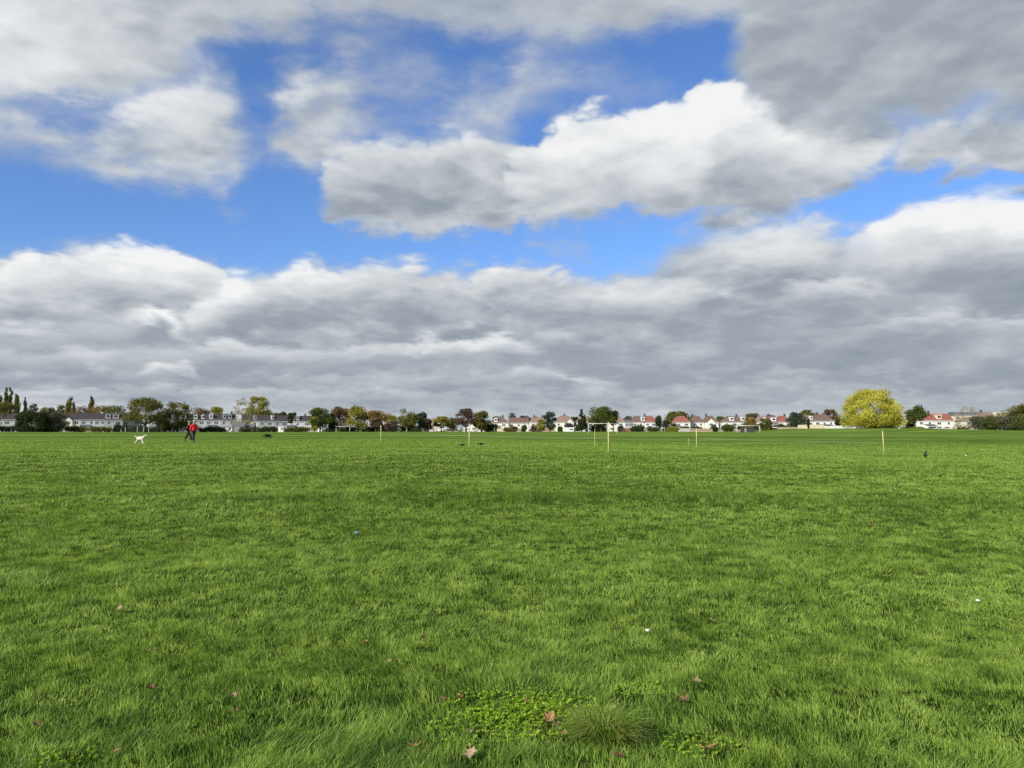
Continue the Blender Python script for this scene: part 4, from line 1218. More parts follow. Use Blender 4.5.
def shed(label, px, w_px, top, D, wall='fence_brown', roof='tile_grey', pitch=0.8, depth=2.6, cat='shed'):
    x = X(px, D)
    z0 = gz(x, D)
    w = w_px / F * D
    H = Z(top, D) - z0
    root = empty('garden_shed', (x, D, z0 - 0.03))
    tag(root, label, cat, 'garden sheds along the field edge')
    E = H - min(pitch, H * 0.35)
    hw = w / 2
    MB().poly([(-hw, 0, 0), (hw, 0, 0), (hw, depth, 0), (-hw, depth, 0), (-hw, 0, E), (hw, 0, E), (hw, depth, E), (-hw, depth, E), (-hw, depth / 2, H - 0.08), (hw, depth / 2, H - 0.08)],
              [(0, 1, 5, 4), (2, 3, 7, 6), (1, 2, 6, 9, 5), (3, 0, 4, 8, 7), (4, 5, 9, 8), (6, 7, 8, 9)]).build('wall', M[wall], root)
    MB().poly([(-hw - .15, -.15, E), (hw + .15, -.15, E), (hw + .15, depth / 2, H), (-hw - .15, depth / 2, H), (hw + .15, depth + .15, E), (-hw - .15, depth + .15, E),
               (-hw - .15, -.15, E - .08), (hw + .15, -.15, E - .08), (hw + .15, depth + .15, E - .08), (-hw - .15, depth + .15, E - .08)],
              [(0, 1, 2, 3), (3, 2, 4, 5), (6, 7, 1, 0), (9, 8, 7, 6), (7, 8, 4, 2, 1), (9, 6, 0, 3, 5), (8, 9, 5, 4)]).build('roof', M[roof], root)
    dr = MB().box(-hw * 0.5 - 0.42, -hw * 0.5 + 0.42, -0.05, -0.004, 0.08, min(1.9, E - 0.1)).build('door', M['upvc' if 'white' in wall else 'fence_grey'], root)
    MB().box(hw * 0.15, hw * 0.75, -0.05, -0.004, E * 0.5, E * 0.85).build('window', M['glass'], root)
    return root


shed('small white shed at the right end of the terrace gardens', 111, 3.6, 427.3, 316, 'wall_white', 'render_white', 0.4)
shed('low white flat shed right of the people under the white houses', 228.5, 8, 426.5, 316, 'wall_white', 'tile_grey', 0.3)
shed('grey pitched garden shed left of the cream house', 239, 12, 422.6, 322, 'fence_grey', 'tile_grey', 1.6)
shed('brown shed with grey roof under the cream house', 249, 11, 424, 324, 'fence_brown', 'tile_grey', 1.3)
shed('small white shed behind the black dog to the right', 281, 5.5, 426.6, 330, 'wall_white', 'render_white', 0.3)
shed('bright white shed left of the dark low tree', 320, 4.0, 426.4, 338, 'wall_white', 'render_white', 0.5)
shed('beige tall shed under the small brown tree', 426, 5, 425, 345, 'render_cream', 'tile_tan', 0.5)
shed('white wide flat shed left behind the second cream post', 464.5, 8, 426.6, 362, 'wall_white', 'render_white', 0.5)
shed('white round topped shed right of the second cream post', 481, 5, 423.6, 372, 'wall_white', 'render_white', 0.8)
shed('cream white garden room left of the white houses', 505, 8, 425.8, 396, 'wall_white', 'render_cream', 0.5)
shed('small white shed beside the evergreen left of the big far goal', 569.5, 8.5, 427.3, 383, 'wall_white', 'render_white', 0.5)
shed('wide brown garage between pale fence and long tan fence', 773, 8, 427.8, 382, 'fence_brown', 'tile_dark', 0.3, cat='garage')
shed('pale shed under the narrow cypress', 669.5, 3.6, 425.5, 392, 'wall_white', 'tile_grey', 0.6)
shed('grey green roofed shed seen right of the narrow cypress', 655, 6.5, 426.3, 388, 'fence_grey', 'render_grey', 0.5)


def van(label, px, D, length=4.8, h=2.0, body='goal_white', cat='van', rz=0.0):
    x = X(px, D)
    root = empty('parked_van', (x, D, gz(x, D)), rz)
    tag(root, label, cat)
    prof = [(-0.5, 0.35), (-0.5, 0.9), (-0.46, 0.97), (-0.33, 1.0), (-0.30, 1.0)]
    L = length
    side = [(-L / 2, 0.35), (-L / 2, 0.95), (-L / 2 + 0.9, 1.15), (-L / 2 + 1.6, h - 0.1), (-L / 2 + 2.0, h), (L / 2 - 0.15, h), (L / 2, h - 0.2), (L / 2, 0.35)]
    nn = len(side)
    v = [(a, -0.9, b) for a, b in side] + [(a, 0.9, b) for a, b in side]
    MB().poly(v, [tuple(range(nn)), tuple(reversed(range(nn, 2 * nn)))] + [(i, i + nn, (i + 1) % nn + nn, (i + 1) % nn) for i in range(nn)]).build('body', M[body], root, bevel=0.06)
    MB().box(-L / 2 + 1.55, -L / 2 + 2.5, -0.915, -0.903, 1.15, h - 0.3).build('side_window', M['glass'], root)
    for sx in (-L / 2 + 0.85, L / 2 - 0.9):
        for sy in (-0.9, 0.72):
            MB().tube([(sx, sy - 0.03, 0.33), (sx, sy + 0.2, 0.33)], [0.33, 0.33], 16).build('wheel', M['tile_dark'], root)
    return root


van('white van parked at the field edge right of the beige shed', 439.3, 366, 2.6 + 1.2, 1.7)


# ------------------------------------------------------------------ goals
def goal(label, x0, x1, D, h=2.44, net=True, r=0.06, turn=0.0):
    ax = X(x0, D)
    w = X(x1, D) - ax
    z0 = gz(ax + w / 2, D)
    root = empty('football_goal', (ax + w / 2, D, z0), turn)
    tag(root, label, 'goal', 'football goals on the field')
    hw = w / 2
    for s in (-1, 1):
        MB().tube([(s * hw, 0, -0.1), (s * hw, 0, h - 0.003 - r)], [r, r], 10).build('post', M['goal_white'], root, True)
        MB().tube([(s * hw, 0, h - 0.02), (s * hw, 0.9, h - 0.05), (s * hw, 2.0, 0.1)], [r * 0.5] * 3, 8).build('net_support', M['goal_white'], root, True)
    MB().tube([(-hw - r, 0, h), (hw + r, 0, h)], [r, r], 10).build('crossbar', M['goal_white'], root, True)
    return root


goal('big far white goal right of the dark pointed evergreen', 588.3, 616.6, 178, r=0.055)
goal('white goal below the roof with two dormers, in front of a dark stand', 736.5, 759.3, 268, r=0.085)
goal('smallest white goal before the dark trees left of the cream posts', 336.4, 350, 345, r=0.10)
shed('dark blue stand behind the goal below the two dormers', 748, 12, 427.2, 300, 'tile_dark', 'tile_dark', 0.3, cat='shelter')

# ------------------------------------------------------------------ cream posts and rope round the square
POSTS = [
    (380.8, 442.4, 1.28, (0.0, 0.0), 'farthest left cream post at the end of the rope', 'far'),
    (469.0, 447.3, 1.29, (0.01, 0.0), 'second cream post from the left, beside the two crows', 'far'),
    (608.5, 452.2, 1.30, (0.0, 0.0), 'tallest looking cream post in front of the big far goal', 'near'),
    (594.8, 446.0, 1.05, (0.0, 0.0), 'faint thin yellowish post inside the outline of the big far goal', 'thin'),
    (688.5, 446.0, 0.6, (0.0, 0.0), 'short faint peg left of the thin cream post right of centre', 'thin'),
    (696.6, 447.3, 1.27, (0.0, 0.0), 'cream post right of centre below the long garden fence', 'near'),
    (884.2, 453.5, 1.27, (-0.05, 0.0), 'slightly leaning cream post below the yellow tree', 'near'),
]
ppos = []
for px, py, h, lean, lab, k in POSTS:
    g = hit(px, py)
    root = empty('boundary_post', g)
    tag(root, lab, 'post', 'cream posts holding the boundary rope')
    r = 0.023 if k != 'thin' else 0.011
    tp = (lean[0] * h, 0, h)
    MB().tube([(0, 0, -0.2), (tp[0] * .5, 0, h * 0.5), tp], [r, r, r * 0.95], 10).build('stake', M['post_cream'], root, True)
    MB().tube([(tp[0], 0, h + 0.002), (tp[0], 0, h + 0.03)], [r * 1.2, r * 0.8], 10).build('cap', M['post_cream'], root, True)
    ppos.append((g, h, lean))


def rope(label, ia, ib, sag, hfrac=0.5, r=0.011):
    a, ha, la = ppos[ia]
    b, hb, lb = ppos[ib]
    A = a + Vector((la[0] * ha * hfrac, 0, ha * hfrac))
    B = b + Vector((lb[0] * hb * hfrac, 0, hb * hfrac))
    pts = []
    for i in range(25):
        t = i / 24
        p_ = A.lerp(B, t)
        p_.z -= sag * 4 * t * (1 - t)
        pts.append(p_ - A)
    o = MB().tube(pts, [r] * 25, 6).build('boundary_rope', M['rope'], None, True, loc=A)
    tag(o, label, 'rope', 'pale rope strung between the cream posts')


rope('pale rope between the farthest left cream post and the second one', 0, 1, 0.02, r=0.006)
rope('pale rope from the second cream post to the tall one at centre', 1, 2, 0.03, r=0.0055)
rope('pale rope from the tall centre post to the post right of centre', 2, 5, 0.05, r=0.0055)
rope('pale rope from the post right of centre to the leaning post', 5, 6, 0.05, r=0.006)

# ------------------------------------------------------------------ living figures
def skin(name, nodes, edges, material, parent=None, sub=2, root_i=0, loc=None, rot=None, bake=True):
    """nodes: (x,y,z,r or (rx,ry)); grown with a Skin modifier into one continuous surface"""
    me = bpy.data.meshes.new(name)
    me.from_pydata([n_[:3] for n_ in nodes], edges, [])
    me.update()
    o = link(name, me, parent, loc, rot)
    sk = o.modifiers.new('skin', 'SKIN')
    sk.use_smooth_shade = True
    sv = me.skin_vertices[0].data
    for i, n_ in enumerate(nodes):
        r_ = n_[3]
        sv[i].radius = r_ if isinstance(r_, tuple) else (r_, r_)
        sv[i].use_root = (i == root_i)
    sb = o.modifiers.new('sub', 'SUBSURF')
    sb.levels = sub
    sb.render_levels = sub
    me.materials.append(material)
    return o


M['skin'] = surf('skin', (0.50, 0.30, 0.22), (0.44, 0.26, 0.19), 8, 0.55)
M['red_jacket'] = surf('red_jacket', (0.80, 0.030, 0.030), (0.66, 0.020, 0.024), 6, 0.7)
M['navy_jacket'] = surf('navy_jacket', (0.020, 0.020, 0.035), (0.012, 0.012, 0.022), 6, 0.7)
M['black_cloth'] = surf('black_cloth', (0.012, 0.012, 0.014), (0.02, 0.02, 0.024), 6, 0.8)
M['white_hair'] = surf('white_hair', (0.72, 0.70, 0.66), (0.60, 0.58, 0.54), 14, 0.7)
M['dark_hair'] = surf('dark_hair', (0.03, 0.02, 0.015), (0.05, 0.035, 0.025), 14, 0.6)
M['eye'] = surf('eye', (0.02, 0.015, 0.01), (0.02, 0.015, 0.01), 1, 0.2)
M['dog_white'] = surf('dog_white_coat', (0.72, 0.68, 0.58), (0.60, 0.56, 0.46), 7, 0.9)
M['dog_black'] = surf('dog_black_coat', (0.005, 0.005, 0.006), (0.009, 0.009, 0.010), 7, 0.95)
M['crow'] = surf('crow_plumage', (0.008, 0.008, 0.012), (0.014, 0.014, 0.020), 12, 0.45)
M['shoe'] = surf('shoe', (0.03, 0.03, 0.03), (0.05, 0.045, 0.04), 8, 0.6)


def hand_nodes(N, E, wrist_i, wx, wy, wz, dirn, side):
    """palm, four unequal curled fingers and a thumb grown from the wrist"""
    dx_, dy_, dz_ = dirn
    pal = len(N)
    N.append((wx + dx_ * 0.05, wy + dy_ * 0.05, wz + dz_ * 0.05, (0.028, 0.018)))
    E.append((wrist_i, pal))
    for k, ln in enumerate((0.066, 0.078, 0.072, 0.056)):
        yy = (k - 1.5) * 0.019
        a = len(N)
        bx_, bz_ = wx + dx_ * 0.085, wz + dz_ * 0.085
        N.append((bx_, wy + dy_ * 0.085 + yy, bz_, 0.0095))
        N.append((bx_ + dx_ * ln * 0.5 + 0.006, wy + dy_ * 0.085 + yy * 1.1, bz_ + dz_ * ln * 0.5, 0.0085))
        N.append((bx_ + dx_ * ln * 0.8 + 0.022, wy + dy_ * 0.085 + yy * 1.1, bz_ + dz_ * ln * 0.85, 0.0075))
        E += [(pal, a), (a, a + 1), (a + 1, a + 2)]
    a = len(N)
    N.append((wx + dx_ * 0.045 + 0.03, wy + 0.012 * side, wz + dz_ * 0.045, 0.011))
    N.append((wx + dx_ * 0.075 + 0.045, wy + 0.012 * side, wz + dz_ * 0.08, 0.009))
    E += [(pal, a), (a, a + 1)]


def person(label, px, py, jacket, trousers, hair, H=1.70, stride=0.30, rz=0.0, depth_off=0.0, hat=False):
    """walks along local +X; feet on the ground"""
    g = hit(px, py)
    if depth_off:
        y = g.y + depth_off
        x = g.x * y / g.y
        g = Vector((x, y, gz(x, y)))
    root = empty('person', g, rz)
    tag(root, label, 'person', 'walkers with the dogs')
    s = H / 1.72
    # joints: (x forward, y left, z up)
    fx, bx_ = stride, -stride
    N = [(0.0, 0, 0.95, (0.15, 0.11)),      # 0 pelvis
         (0.01, 0, 1.12, (0.135, 0.10)),    # 1 waist
         (0.02, 0, 1.30, (0.165, 0.115)),   # 2 chest
         (0.02, 0, 1.42, (0.10, 0.08)),     # 3 collar
         (0.03, 0, 1.49, 0.052),            # 4 neck
         (0.045, 0, 1.57, (0.072, 0.085)),  # 5 jaw
         (0.045, 0, 1.66, (0.078, 0.092)),  # 6 skull
         (0.150, 0, 1.585, 0.012),          # 7 nose
         # right leg (forward)
         (0.03, -0.09, 0.90, 0.088), (fx * 0.55, -0.10, 0.50, 0.062), (fx * 0.78, -0.10, 0.10, 0.034), (fx * 0.78 + 0.13, -0.105, 0.045, 0.022),
         # left leg (back, heel lifting)
         (-0.02, 0.09, 0.90, 0.088), (bx_ * 0.35, 0.10, 0.51, 0.062), (bx_ * 1.0, 0.10, 0.15, 0.034), (bx_ * 1.0 + 0.11, 0.105, 0.055, 0.022),
         # arms: shoulder, elbow, wrist
         (0.02, -0.19, 1.38, 0.058), (-0.10, -0.23, 1.12, 0.044), (-0.06, -0.22, 0.88, 0.028),
         (0.02, 0.19, 1.38, 0.058), (0.10, 0.23, 1.12, 0.044), (0.24, 0.20, 0.94, 0.028),
         ]
    E = [(0, 1), (1, 2), (2, 3), (3, 4), (4, 5), (5, 6), (5, 7), (0, 8), (8, 9), (9, 10), (10, 11), (0, 12), (12, 13), (13, 14), (14, 15),
         (3, 16), (16, 17), (17, 18), (3, 19), (19, 20), (20, 21)]
    hand_nodes(N, E, 18, -0.06, -0.22, 0.88, (0.1, 0, -0.95), 1)
    hand_nodes(N, E, 21, 0.24, 0.20, 0.94, (0.5, 0, -0.8), -1)
    sc = lambda L: [(a * s, b * s, c * s, tuple(q_ * s for q_ in r_) if isinstance(r_, tuple) else r_ * s) for a, b, c, r_ in L]
    body = skin('body', sc(N), E, M['skin'], root)
    J = [(0.0, 0, 0.84, (0.225, 0.185)), (0.01, 0, 1.10, (0.205, 0.175)), (0.02, 0, 1.30, (0.21, 0.175)), (0.02, 0, 1.44, (0.12, 0.11)),
         (0.02, -0.19, 1.38, 0.092), (-0.10, -0.25, 1.12, 0.080), (-0.065, -0.24, 0.91, 0.058),
         (0.02, 0.19, 1.38, 0.092), (0.10, 0.25, 1.12, 0.080), (0.22, 0.21, 0.96, 0.058)]
    skin('jacket', sc(J), [(0, 1), (1, 2), (2, 3), (3, 4), (4, 5), (5, 6), (3, 7), (7, 8), (8, 9)], M[jacket], root)
    T = [(0.0, 0, 0.93, (0.165, 0.125)), (0.03, -0.09, 0.86, 0.105), (fx * 0.55, -0.10, 0.50, 0.092), (fx * 0.76, -0.10, 0.12, 0.070),
         (-0.02, 0.09, 0.86, 0.105), (bx_ * 0.35, 0.10, 0.51, 0.092), (bx_ * 0.97, 0.10, 0.20, 0.070)]
    skin('trousers', sc(T), [(0, 1), (1, 2), (2, 3), (0, 4), (4, 5), (5, 6)], M[trousers], root)
    for a, b, zz, tilt in ((fx * 0.78, -0.105, 0.045, 0), (bx_ * 1.0, 0.105, 0.06, 0.25)):
        Sx = [(a - 0.05, b, zz + 0.035, 0.062), (a + 0.07, b, zz + 0.01, (0.056, 0.052)), (a + 0.19, b, zz, (0.048, 0.040))]
        skin('shoe', sc(Sx), [(0, 1), (1, 2)], M['shoe'], root, 1)
    Hh = [(0.0, 0, 1.64, (0.088, 0.088)), (0.03, 0, 1.70, (0.092, 0.092)), (0.075, 0, 1.71, (0.075, 0.06))]
    skin('hair', sc(Hh), [(0, 1), (1, 2)], M[hair], root)
    for sy in (-1, 1):
        MB().tube([(0.122 * s, sy * 0.032 * s, 1.625 * s), (0.134 * s, sy * 0.032 * s, 1.625 * s)], [0.011 * s, 0.009 * s], 8).build('eye', M['eye'], root, True)
        MB().tube([(0.05 * s, sy * 0.082 * s, 1.575 * s), (0.045 * s, sy * 0.098 * s, 1.605 * s), (0.04 * s, sy * 0.09 * s, 1.635 * s)], [0.010 * s, 0.018 * s, 0.010 * s], 8).build('ear', M['skin'], root, True)
    return root


person('person in a bright red jacket and black trousers with white hair, walking', 193.3, 442.8, 'red_jacket', 'black_cloth', 'white_hair', 1.72, 0.20, R(-20))
person('person in a dark jacket and black trousers striding just behind the red jacket', 188.3, 442.2, 'navy_jacket', 'black_cloth', 'white_hair', 1.66, 0.36, R(8), 1.2)


def dog(label, px, py, coat, L=0.72, H=0.56, rz=0.0, low=0.0, tail=0.18, bulk=1.0):
    """faces local +X"""
    g = hit(px, py)
    root = empty('dog', g, rz)
    tag(root, label, 'dog')
    h = H
    hy = h * 0.62 - low * 0.2
    N = [(-L * 0.30, 0, h * 0.82, (0.11 * bulk, 0.12 * bulk)), (-L * 0.05, 0, h * 0.80, (0.11 * bulk, 0.12 * bulk)), (L * 0.22, 0, h * 0.78, (0.12 * bulk, 0.145 * bulk)), (L * 0.34, 0, h * 0.92, (0.075, 0.085)),
         (L * 0.46, 0, h * (1.10 - low), 0.055), (L * 0.56, 0, h * (1.20 - 1.4 * low), (0.062, 0.066)), (L * 0.70, 0, h * (1.14 - 1.55 * low), 0.034), (L * 0.78, 0, h * (1.12 - 1.6 * low), 0.026),
         # tail
         (-L * 0.42, 0, h * 0.92, 0.032), (-L * 0.60, 0, h * (0.92 + tail), 0.028), (-L * 0.74, 0, h * (0.96 + tail * 1.6), 0.020)]
    E = [(0, 1), (1, 2), (2, 3), (3, 4), (4, 5), (5, 6), (6, 7), (0, 8), (8, 9), (9, 10)]
    for sy, ph in ((-1, 0.07), (1, -0.05)):
        k = len(N)
        N += [(L * 0.24, sy * 0.075, h * 0.62, 0.050), (L * 0.20 + ph, sy * 0.08, h * 0.36, 0.042), (L * 0.24 + ph * 1.8, sy * 0.08, h * 0.10, 0.030), (L * 0.29 + ph * 1.8, sy * 0.08, 0.025, 0.026)]
        E += [(2, k), (k, k + 1), (k + 1, k + 2), (k + 2, k + 3)]
        k = len(N)
        N += [(-L * 0.30, sy * 0.075, h * 0.66, 0.065), (-L * 0.20 - ph, sy * 0.08, h * 0.44, 0.042), (-L * 0.40 - ph * 1.4, sy * 0.08, h * 0.27, 0.038), (-L * 0.37 - ph * 1.6, sy * 0.08, h * 0.08, 0.030), (-L * 0.32 - ph * 1.6, sy * 0.08, 0.025, 0.026)]
        E += [(0, k), (k, k + 1), (k + 1, k + 2), (k + 2, k + 3), (k + 3, k + 4)]
    skin('body', N, E, M[coat], root)
    hz_ = h * (1.20 - 1.4 * low)
    for sy in (-1, 1):
        skin('ear', [(L * 0.53, sy * 0.045, hz_ + 0.04, 0.026), (L * 0.51, sy * 0.075, hz_ + 0.01, 0.022), (L * 0.52, sy * 0.085, hz_ - 0.05, 0.014)], [(0, 1), (1, 2)], M[coat], root, 1)
        MB().tube([(L * 0.62, sy * 0.032, hz_ + 0.012), (L * 0.632, sy * 0.034, hz_ + 0.012)], [0.010, 0.007], 8).build('eye', M['eye'], root, True)
    MB().tube([(L * 0.805, 0, h * (1.12 - 1.6 * low)), (L * 0.825, 0, h * (1.12 - 1.6 * low))], [0.017, 0.010], 8).build('nose', M['eye'], root, True)
    return root


dog('white dog trotting right across the grass with its head up', 140.5, 444.0, 'dog_white', 0.62, 0.50, R(-6), 0.0, 0.10, 1.2)
dog('black dog sniffing the ground in the left part of the field', 267.5, 438.6, 'dog_black', 0.80, 0.42, R(186), 0.35, -0.20, 1.9)


def crow(label, px, py, L=0.44, up=0.0, rz=0.0):
    g = hit(px, py)
    root = empty('crow', g, rz)
    tag(root, label, 'bird', 'crows feeding on the grass')
    h = 0.17
    N = [(0, 0, h, (0.062, 0.058)), (0.08, 0, h + 0.03 + up * 0.04, (0.055, 0.055)), (0.135, 0, h + 0.075 + up * 0.06, 0.036), (0.175, 0, h + 0.10 + up * 0.08, 0.038), (0.215, 0, h + 0.10 + up * 0.075, 0.017), (0.255, 0, h + 0.088 + up * 0.07, 0.007),
         (-0.09, 0, h - 0.015, (0.045, 0.035)), (-0.17, 0, h - 0.035, (0.030, 0.014)), (-0.25, 0, h - 0.055, (0.028, 0.008))]
    E = [(0, 1), (1, 2), (2, 3), (3, 4), (4, 5), (0, 6), (6, 7), (7, 8)]
    for sy in (-1, 1):
        k = len(N)
        N += [(0.0, sy * 0.03, h - 0.06, 0.018), (-0.01, sy * 0.032, 0.055, 0.007), (0.0, sy * 0.032, 0.012, 0.007), (0.04, sy * 0.034, 0.008, 0.005)]
        E += [(0, k), (k, k + 1), (k + 1, k + 2), (k + 2, k + 3)]
    skin('body', N, E, M['crow'], root)
    for sy in (-1, 1):
        skin('wing', [(0.07, sy * 0.058, h + 0.03, (0.035, 0.014)), (-0.05, sy * 0.060, h + 0.015, (0.042, 0.012)), (-0.20, sy * 0.03, h - 0.035, (0.016, 0.008))], [(0, 1), (1, 2)], M['crow'], root, 1)
    return root


crow('black crow feeding just left of the second cream post foot', 462.3, 447.4, up=-1.6, rz=R(175))
crow('black crow feeding just right of the second cream post foot', 480.6, 446.3, up=-1.6, rz=R(10))
crow('black crow standing upright alone on the grass at the right', 925.6, 459.0, up=0.9, rz=R(60))

# ------------------------------------------------------------------ things lying in the grass
LEAFM = {
    'tan': leafy('dry_leaf_tan', (0.30, 0.22, 0.12), (0.44, 0.33, 0.20), (0.56, 0.45, 0.30), 0.2, 20.0),
    'orange': leafy('dry_leaf_orange', (0.30, 0.16, 0.07), (0.44, 0.26, 0.12), (0.55, 0.36, 0.20), 0.2, 20.0),
    'brown': leafy('dry_leaf_brown', (0.10, 0.055, 0.030), (0.20, 0.115, 0.065), (0.30, 0.19, 0.11), 0.2, 20.0),
}


def maple_leaf(name, label, px, py, width_px, m, seed, lift=0.035, group='dead leaves lying in the grass'):
    rs = random.Random(seed)
    g = hit(px, py)
    dist = math.hypot(g.x, g.y)
    s = width_px * dist / F * 0.52
    # five lobes, pointed, with a curled rim
    tips = [(-90, .45), (-62, .42), (-35, .78), (-12, .5), (0 + 22, 1.0), (40, .52), (62, .85), (90, 1.12), (118, .85), (140, .52), (158, 1.0), (192, .5), (215, .78), (242, .42)]
    ring, mid_ = [], []
    V = [(0, 0, 0)]
    cu = rs.uniform(0.35, 1.1)
    fold = rs.uniform(0.2, 1.1)
    for a, r_ in tips:
        a = R(a + rs.uniform(-5, 5))
        r_ *= rs.uniform(0.85, 1.1)
        for k, f_ in enumerate((0.5, 1.0)):
            x, y = math.cos(a) * r_ * f_, math.sin(a) * r_ * f_
            z = cu * (f_ * r_) ** 2 * 0.55 * (1 + 0.5 * math.sin(3 * a + seed)) + fold * abs(x) * 0.4
            V.append((x, y, z))
    n_ = len(tips)
    Fc = []
    for i in range(n_):
        j = (i + 1) % n_
        Fc.append((0, 1 + 2 * i, 1 + 2 * j))
        Fc.append((1 + 2 * i, 2 + 2 * i, 2 + 2 * j, 1 + 2 * j))
    mb = MB().poly([(x * s, y * s, z * s) for x, y, z in V], Fc)
    mb.tube([(0, -0.02 * s, 0.003), (0.05 * s, -0.6 * s, 0.03 * s), (0.15 * s, -1.15 * s, 0.12 * s)], [0.022 * s, 0.018 * s, 0.014 * s], 5)
    me = bpy.data.meshes.new(name)
    me.from_pydata(mb.v, [], mb.f)
    a = me.attributes.new('tint', 'FLOAT', 'POINT')
    a.data.foreach_set('value', np.array([rs.uniform(0.2, 0.9) for _ in mb.v], np.float32))
    me.update()
    me.materials.append(LEAFM[m])
    o = link(name, me, None, g + Vector((0, 0, lift)), (rs.uniform(-0.7, 0.25), rs.uniform(-0.5, 0.5), rs.uniform(0, 6.28)))
    so = o.modifiers.new('thick', 'SOLIDIFY')
    so.thickness = 0.0012
    tag(o, label, 'leaf', group)
    return o


LEAVES = [
    (120, 611, 8, 'tan', 'small pale tan leaf alone in the grass, straight below the white dog'),
    (152, 655, 7, 'tan', 'pale tan leaf in the left foreground, upper of the two below the far pale one'),
    (210, 621, 5, 'brown', 'faint brown leaf in the grass below the people'),
    (151, 695, 10, 'brown', 'dull brown crumpled leaf, left one in the lower left foreground'),
    (235, 702, 7, 'tan', 'tan leaf right above a darker one in the lower left foreground'),
    (235, 718, 8, 'brown', 'dark brown leaf right below a tan one in the lower left foreground'),
    (36, 732, 8, 'brown', 'dark leaf nearest the lower left corner'),
    (116, 760, 8, 'orange', 'orange leaf standing at the bottom edge in the left part'),
    (366, 646, 6, 'orange', 'small orange leaf left of a red brown one, below the blue litter'),
    (424, 642, 7, 'brown', 'small red brown leaf below the second cream post'),
    (389, 667, 6, 'tan', 'small tan leaf just below the orange and red brown pair'),
    (443, 706, 7, 'brown', 'dark brown leaf immediately left of the crumpled red brown one'),
    (463, 704, 12, 'brown', 'crumpled red brown leaf left of the clover patch'),
    (469, 739, 7, 'tan', 'tan leaf in the clover below the crumpled red brown one'),
    (415, 755, 14, 'orange', 'large orange brown leaf left of the bottom clover'),
    (471, 761, 16, 'tan', 'large upright tan leaf at the bottom edge below the clover'),
    (525, 601, 6, 'orange', 'small orange leaf at the centre of the field foreground'),
    (563, 606, 5, 'brown', 'tiny brown leaf right of the small orange centre leaf'),
    (617, 634, 7, 'brown', 'brown leaf just left of the small white litter'),
    (712, 624, 6, 'tan', 'small tan leaf right of the small white litter'),
    (711, 554, 5, 'brown', 'tiny brown leaf far up in the grass below the cream post right of centre'),
    (750, 585, 5, 'brown', 'tiny brown leaf, left of two at mid distance on the right'),
    (779, 585, 6, 'tan', 'tiny tan leaf, right of two at mid distance on the right'),
    (872, 525, 6, 'brown', 'small red brown leaf below the yellow tree'),
    (526, 708, 6, 'orange', 'small orange leaf inside the clover patch'),
    (697, 687, 9, 'tan', 'tan leaf above the red brown heap right of the coarse tuft'),
    (685, 707, 14, 'brown', 'red brown crumpled leaf heap right of the coarse tuft'),
    (548, 727, 15, 'orange', 'pale orange leaf, left one of the bright cluster beside the coarse tuft'),
    (556, 732, 13, 'tan', 'pale tan leaf, right one of the bright cluster beside the coarse tuft'),
    (565, 742, 11, 'orange', 'orange leaf between the bright cluster and the coarse tuft'),
    (709, 757, 18, 'orange', 'large curled orange leaf at the bottom edge right of the coarse tuft'),
    (618, 765, 14, 'brown', 'brown leaf under the coarse tuft at the bottom edge'),
]
for i, (px, py, wd, m, lab) in enumerate(LEAVES):
    maple_leaf('fallen_leaf', lab, px, py + 3, wd, m, 50 + i, 0.052 if py > 600 else 0.05)


def litter(label, px, py, wd, m, seed, cat='litter'):
    """crumpled scrap"""
    rs = random.Random(seed)
    g = hit(px, py)
    s = wd * g.y / F / 2
    n1_, n2_ = 9, 6
    V, Fc = [], []
    for j in range(n2_ + 1):
        for i in range(n1_):
            a = 2 * math.pi * i / n1_
            e = math.pi * (j / n2_ - 0.5)
            r_ = 1 + rs.uniform(-0.3, 0.3)
            V.append((math.cos(a) * math.cos(e) * s * r_, math.sin(a) * math.cos(e) * s * r_ * 0.8, (math.sin(e) * 0.5 + 0.4) * s * r_))
    for j in range(n2_):
        for i in range(n1_):
            Fc.append((j * n1_ + i, j * n1_ + (i + 1) % n1_, (j + 1) * n1_ + (i + 1) % n1_, (j + 1) * n1_ + i))
    o = MB().poly(V, Fc).build('crumpled_litter', m, None, False, loc=g + Vector((0, 0, 0.04)))
    tag(o, label, cat, 'scraps of litter in the grass')


M['blue_scrap'] = surf('blue_scrap', (0.10, 0.22, 0.30), (0.14, 0.28, 0.34), 10, 0.5)
litter('crumpled pale blue wrapper in the grass left of centre', 356.5, 537, 5, M['blue_scrap'], 1)
litter('small crumpled white tissue right of centre in the foreground', 647.5, 637, 4.5, M['goal_white'], 2)
litter('small white scrap near the right edge', 978, 606, 3.4, M['goal_white'], 3)
litter('tiny white scrap far off right of the lone crow', 966, 456.5, 1.7, M['goal_white'], 4)

# coarse tuft beside the leaves
TUFT = leafy('coarse_tuft_blade', (0.110, 0.230, 0.028), (0.260, 0.400, 0.055), (0.600, 0.570, 0.220), 0.40, 9.0, 0.0)
CLOV = leafy('clover_leaf', (0.180, 0.310, 0.025), (0.310, 0.470, 0.040), (0.420, 0.580, 0.070), 0.40, 9.0, 0.0)


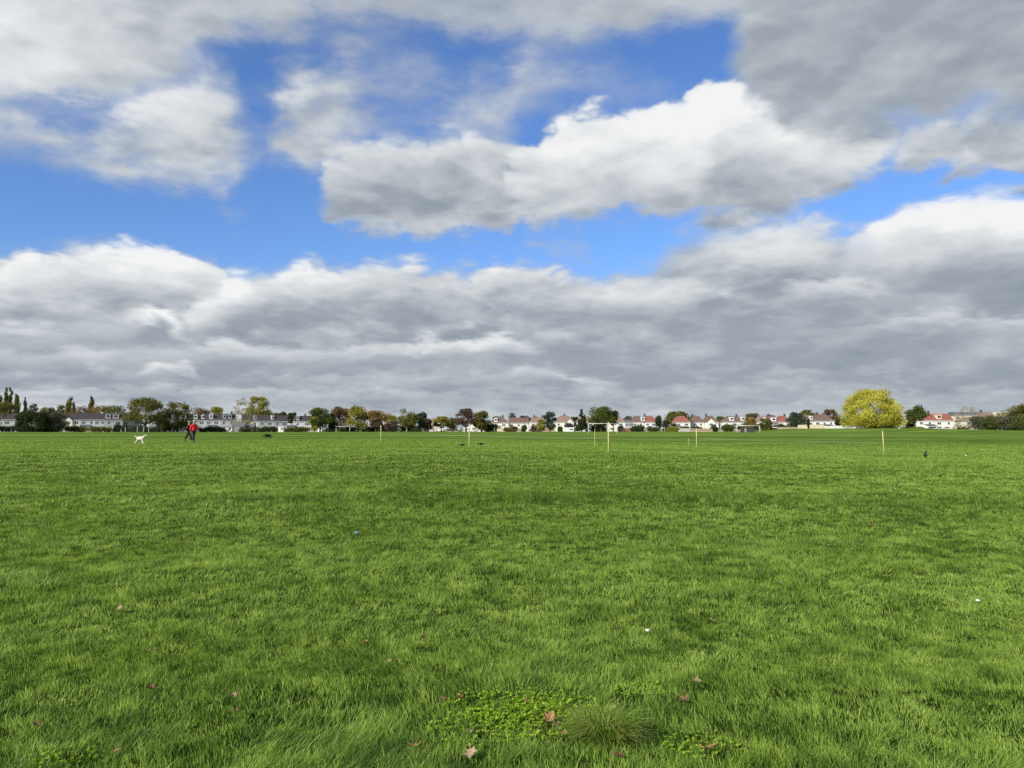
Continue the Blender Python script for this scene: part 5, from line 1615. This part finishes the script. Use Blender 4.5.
def tuft(name, label, px, py, radius, n_, hgt, m, cat='grass tuft', seed=0):
    rs = np.random.RandomState(seed)
    g = hit(px, py)
    V, Fq, T_ = [], [], []
    for i in range(n_):
        a = rs.uniform(0, 2 * math.pi)
        r0 = radius * 0.35 * math.sqrt(rs.rand())
        x, y = math.cos(a) * r0, math.sin(a) * r0
        a2 = a * 0.55 - 0.25 + rs.normal(0, 0.75)
        out_ = radius * rs.uniform(0.4, 1.15)
        h = hgt * rs.uniform(0.55, 1.15)
        w = rs.uniform(0.0018, 0.0030)
        sx, sy = -math.sin(a2) * w, math.cos(a2) * w
        b = len(V)
        for t, zt in ((0, 0), (0.3, 0.72), (0.65, 1.0), (1.0, 0.78 + 0.3 * rs.rand())):
            k = 1 - 0.75 * t
            cx, cy, cz = x + math.cos(a2) * out_ * t, y + math.sin(a2) * out_ * t, h * zt
            V += [(cx - sx * k, cy - sy * k, cz), (cx + sx * k, cy + sy * k, cz)]
        for s_k in range(3):
            Fq += [b + 2 * s_k, b + 2 * s_k + 1, b + 2 * s_k + 3, b + 2 * s_k + 2]
        T_ += [rs.rand()] * 8
    me = mesh_np(name, np.array(V), np.array(Fq), np.full(n_ * 3, 4), m, False, T_)
    o = link(name, me, None, g)
    tag(o, label, cat)
    return o


tuft('grass_tuft', 'coarse pale straw and green grass tuft at the bottom centre', 600, 750, 0.21, 1100, 0.15, TUFT, seed=2)


def clover():
    """small round leaflets in threes over the bright weedy patch"""
    rs = np.random.RandomState(9)
    V, Fq, T_ = [], [], []
    cs = [(505, 712, 0.26, 300), (550, 712, 0.20, 200), (640, 694, 0.12, 50), (490, 735, 0.24, 160), (700, 752, 0.14, 60), (530, 728, 0.22, 240), (60, 764, 0.12, 50)]
    o0 = hit(530, 720)
    for px, py, rad, cnt in cs:
        g = hit(px, py)
        for i in range(cnt):
            a = rs.uniform(0, 2 * math.pi)
            r_ = rad * math.sqrt(rs.rand())
            x, y = g.x + math.cos(a) * r_ * 1.3, g.y + math.sin(a) * r_
            z = gz(x, y) + rs.uniform(0.02, 0.055)
            tl = rs.rand()
            for k in range(3):
                b = a + k * 2.094
                s_ = rs.uniform(0.004, 0.0075)
                cx, cy = x + math.cos(b) * s_, y + math.sin(b) * s_
                base = len(V)
                tz = rs.uniform(-0.004, 0.006)
                for j in range(6):
                    c_ = j * math.pi / 3
                    V.append((cx + math.cos(c_) * s_ - o0.x, cy + math.sin(c_) * s_ - o0.y, z + tz * math.cos(c_ - b) - o0.z + 0.003 * math.cos(c_)))
                Fq += list(range(base, base + 6))
                T_ += [tl] * 6
    me = mesh_np('clover', np.array(V), np.array(Fq), np.full(len(V) // 6, 6), CLOV, False, T_)
    o = link('clover', me, None, o0)
    tag(o, 'bright green clover and weeds growing in the foreground grass', 'clover', kind='stuff')


clover()
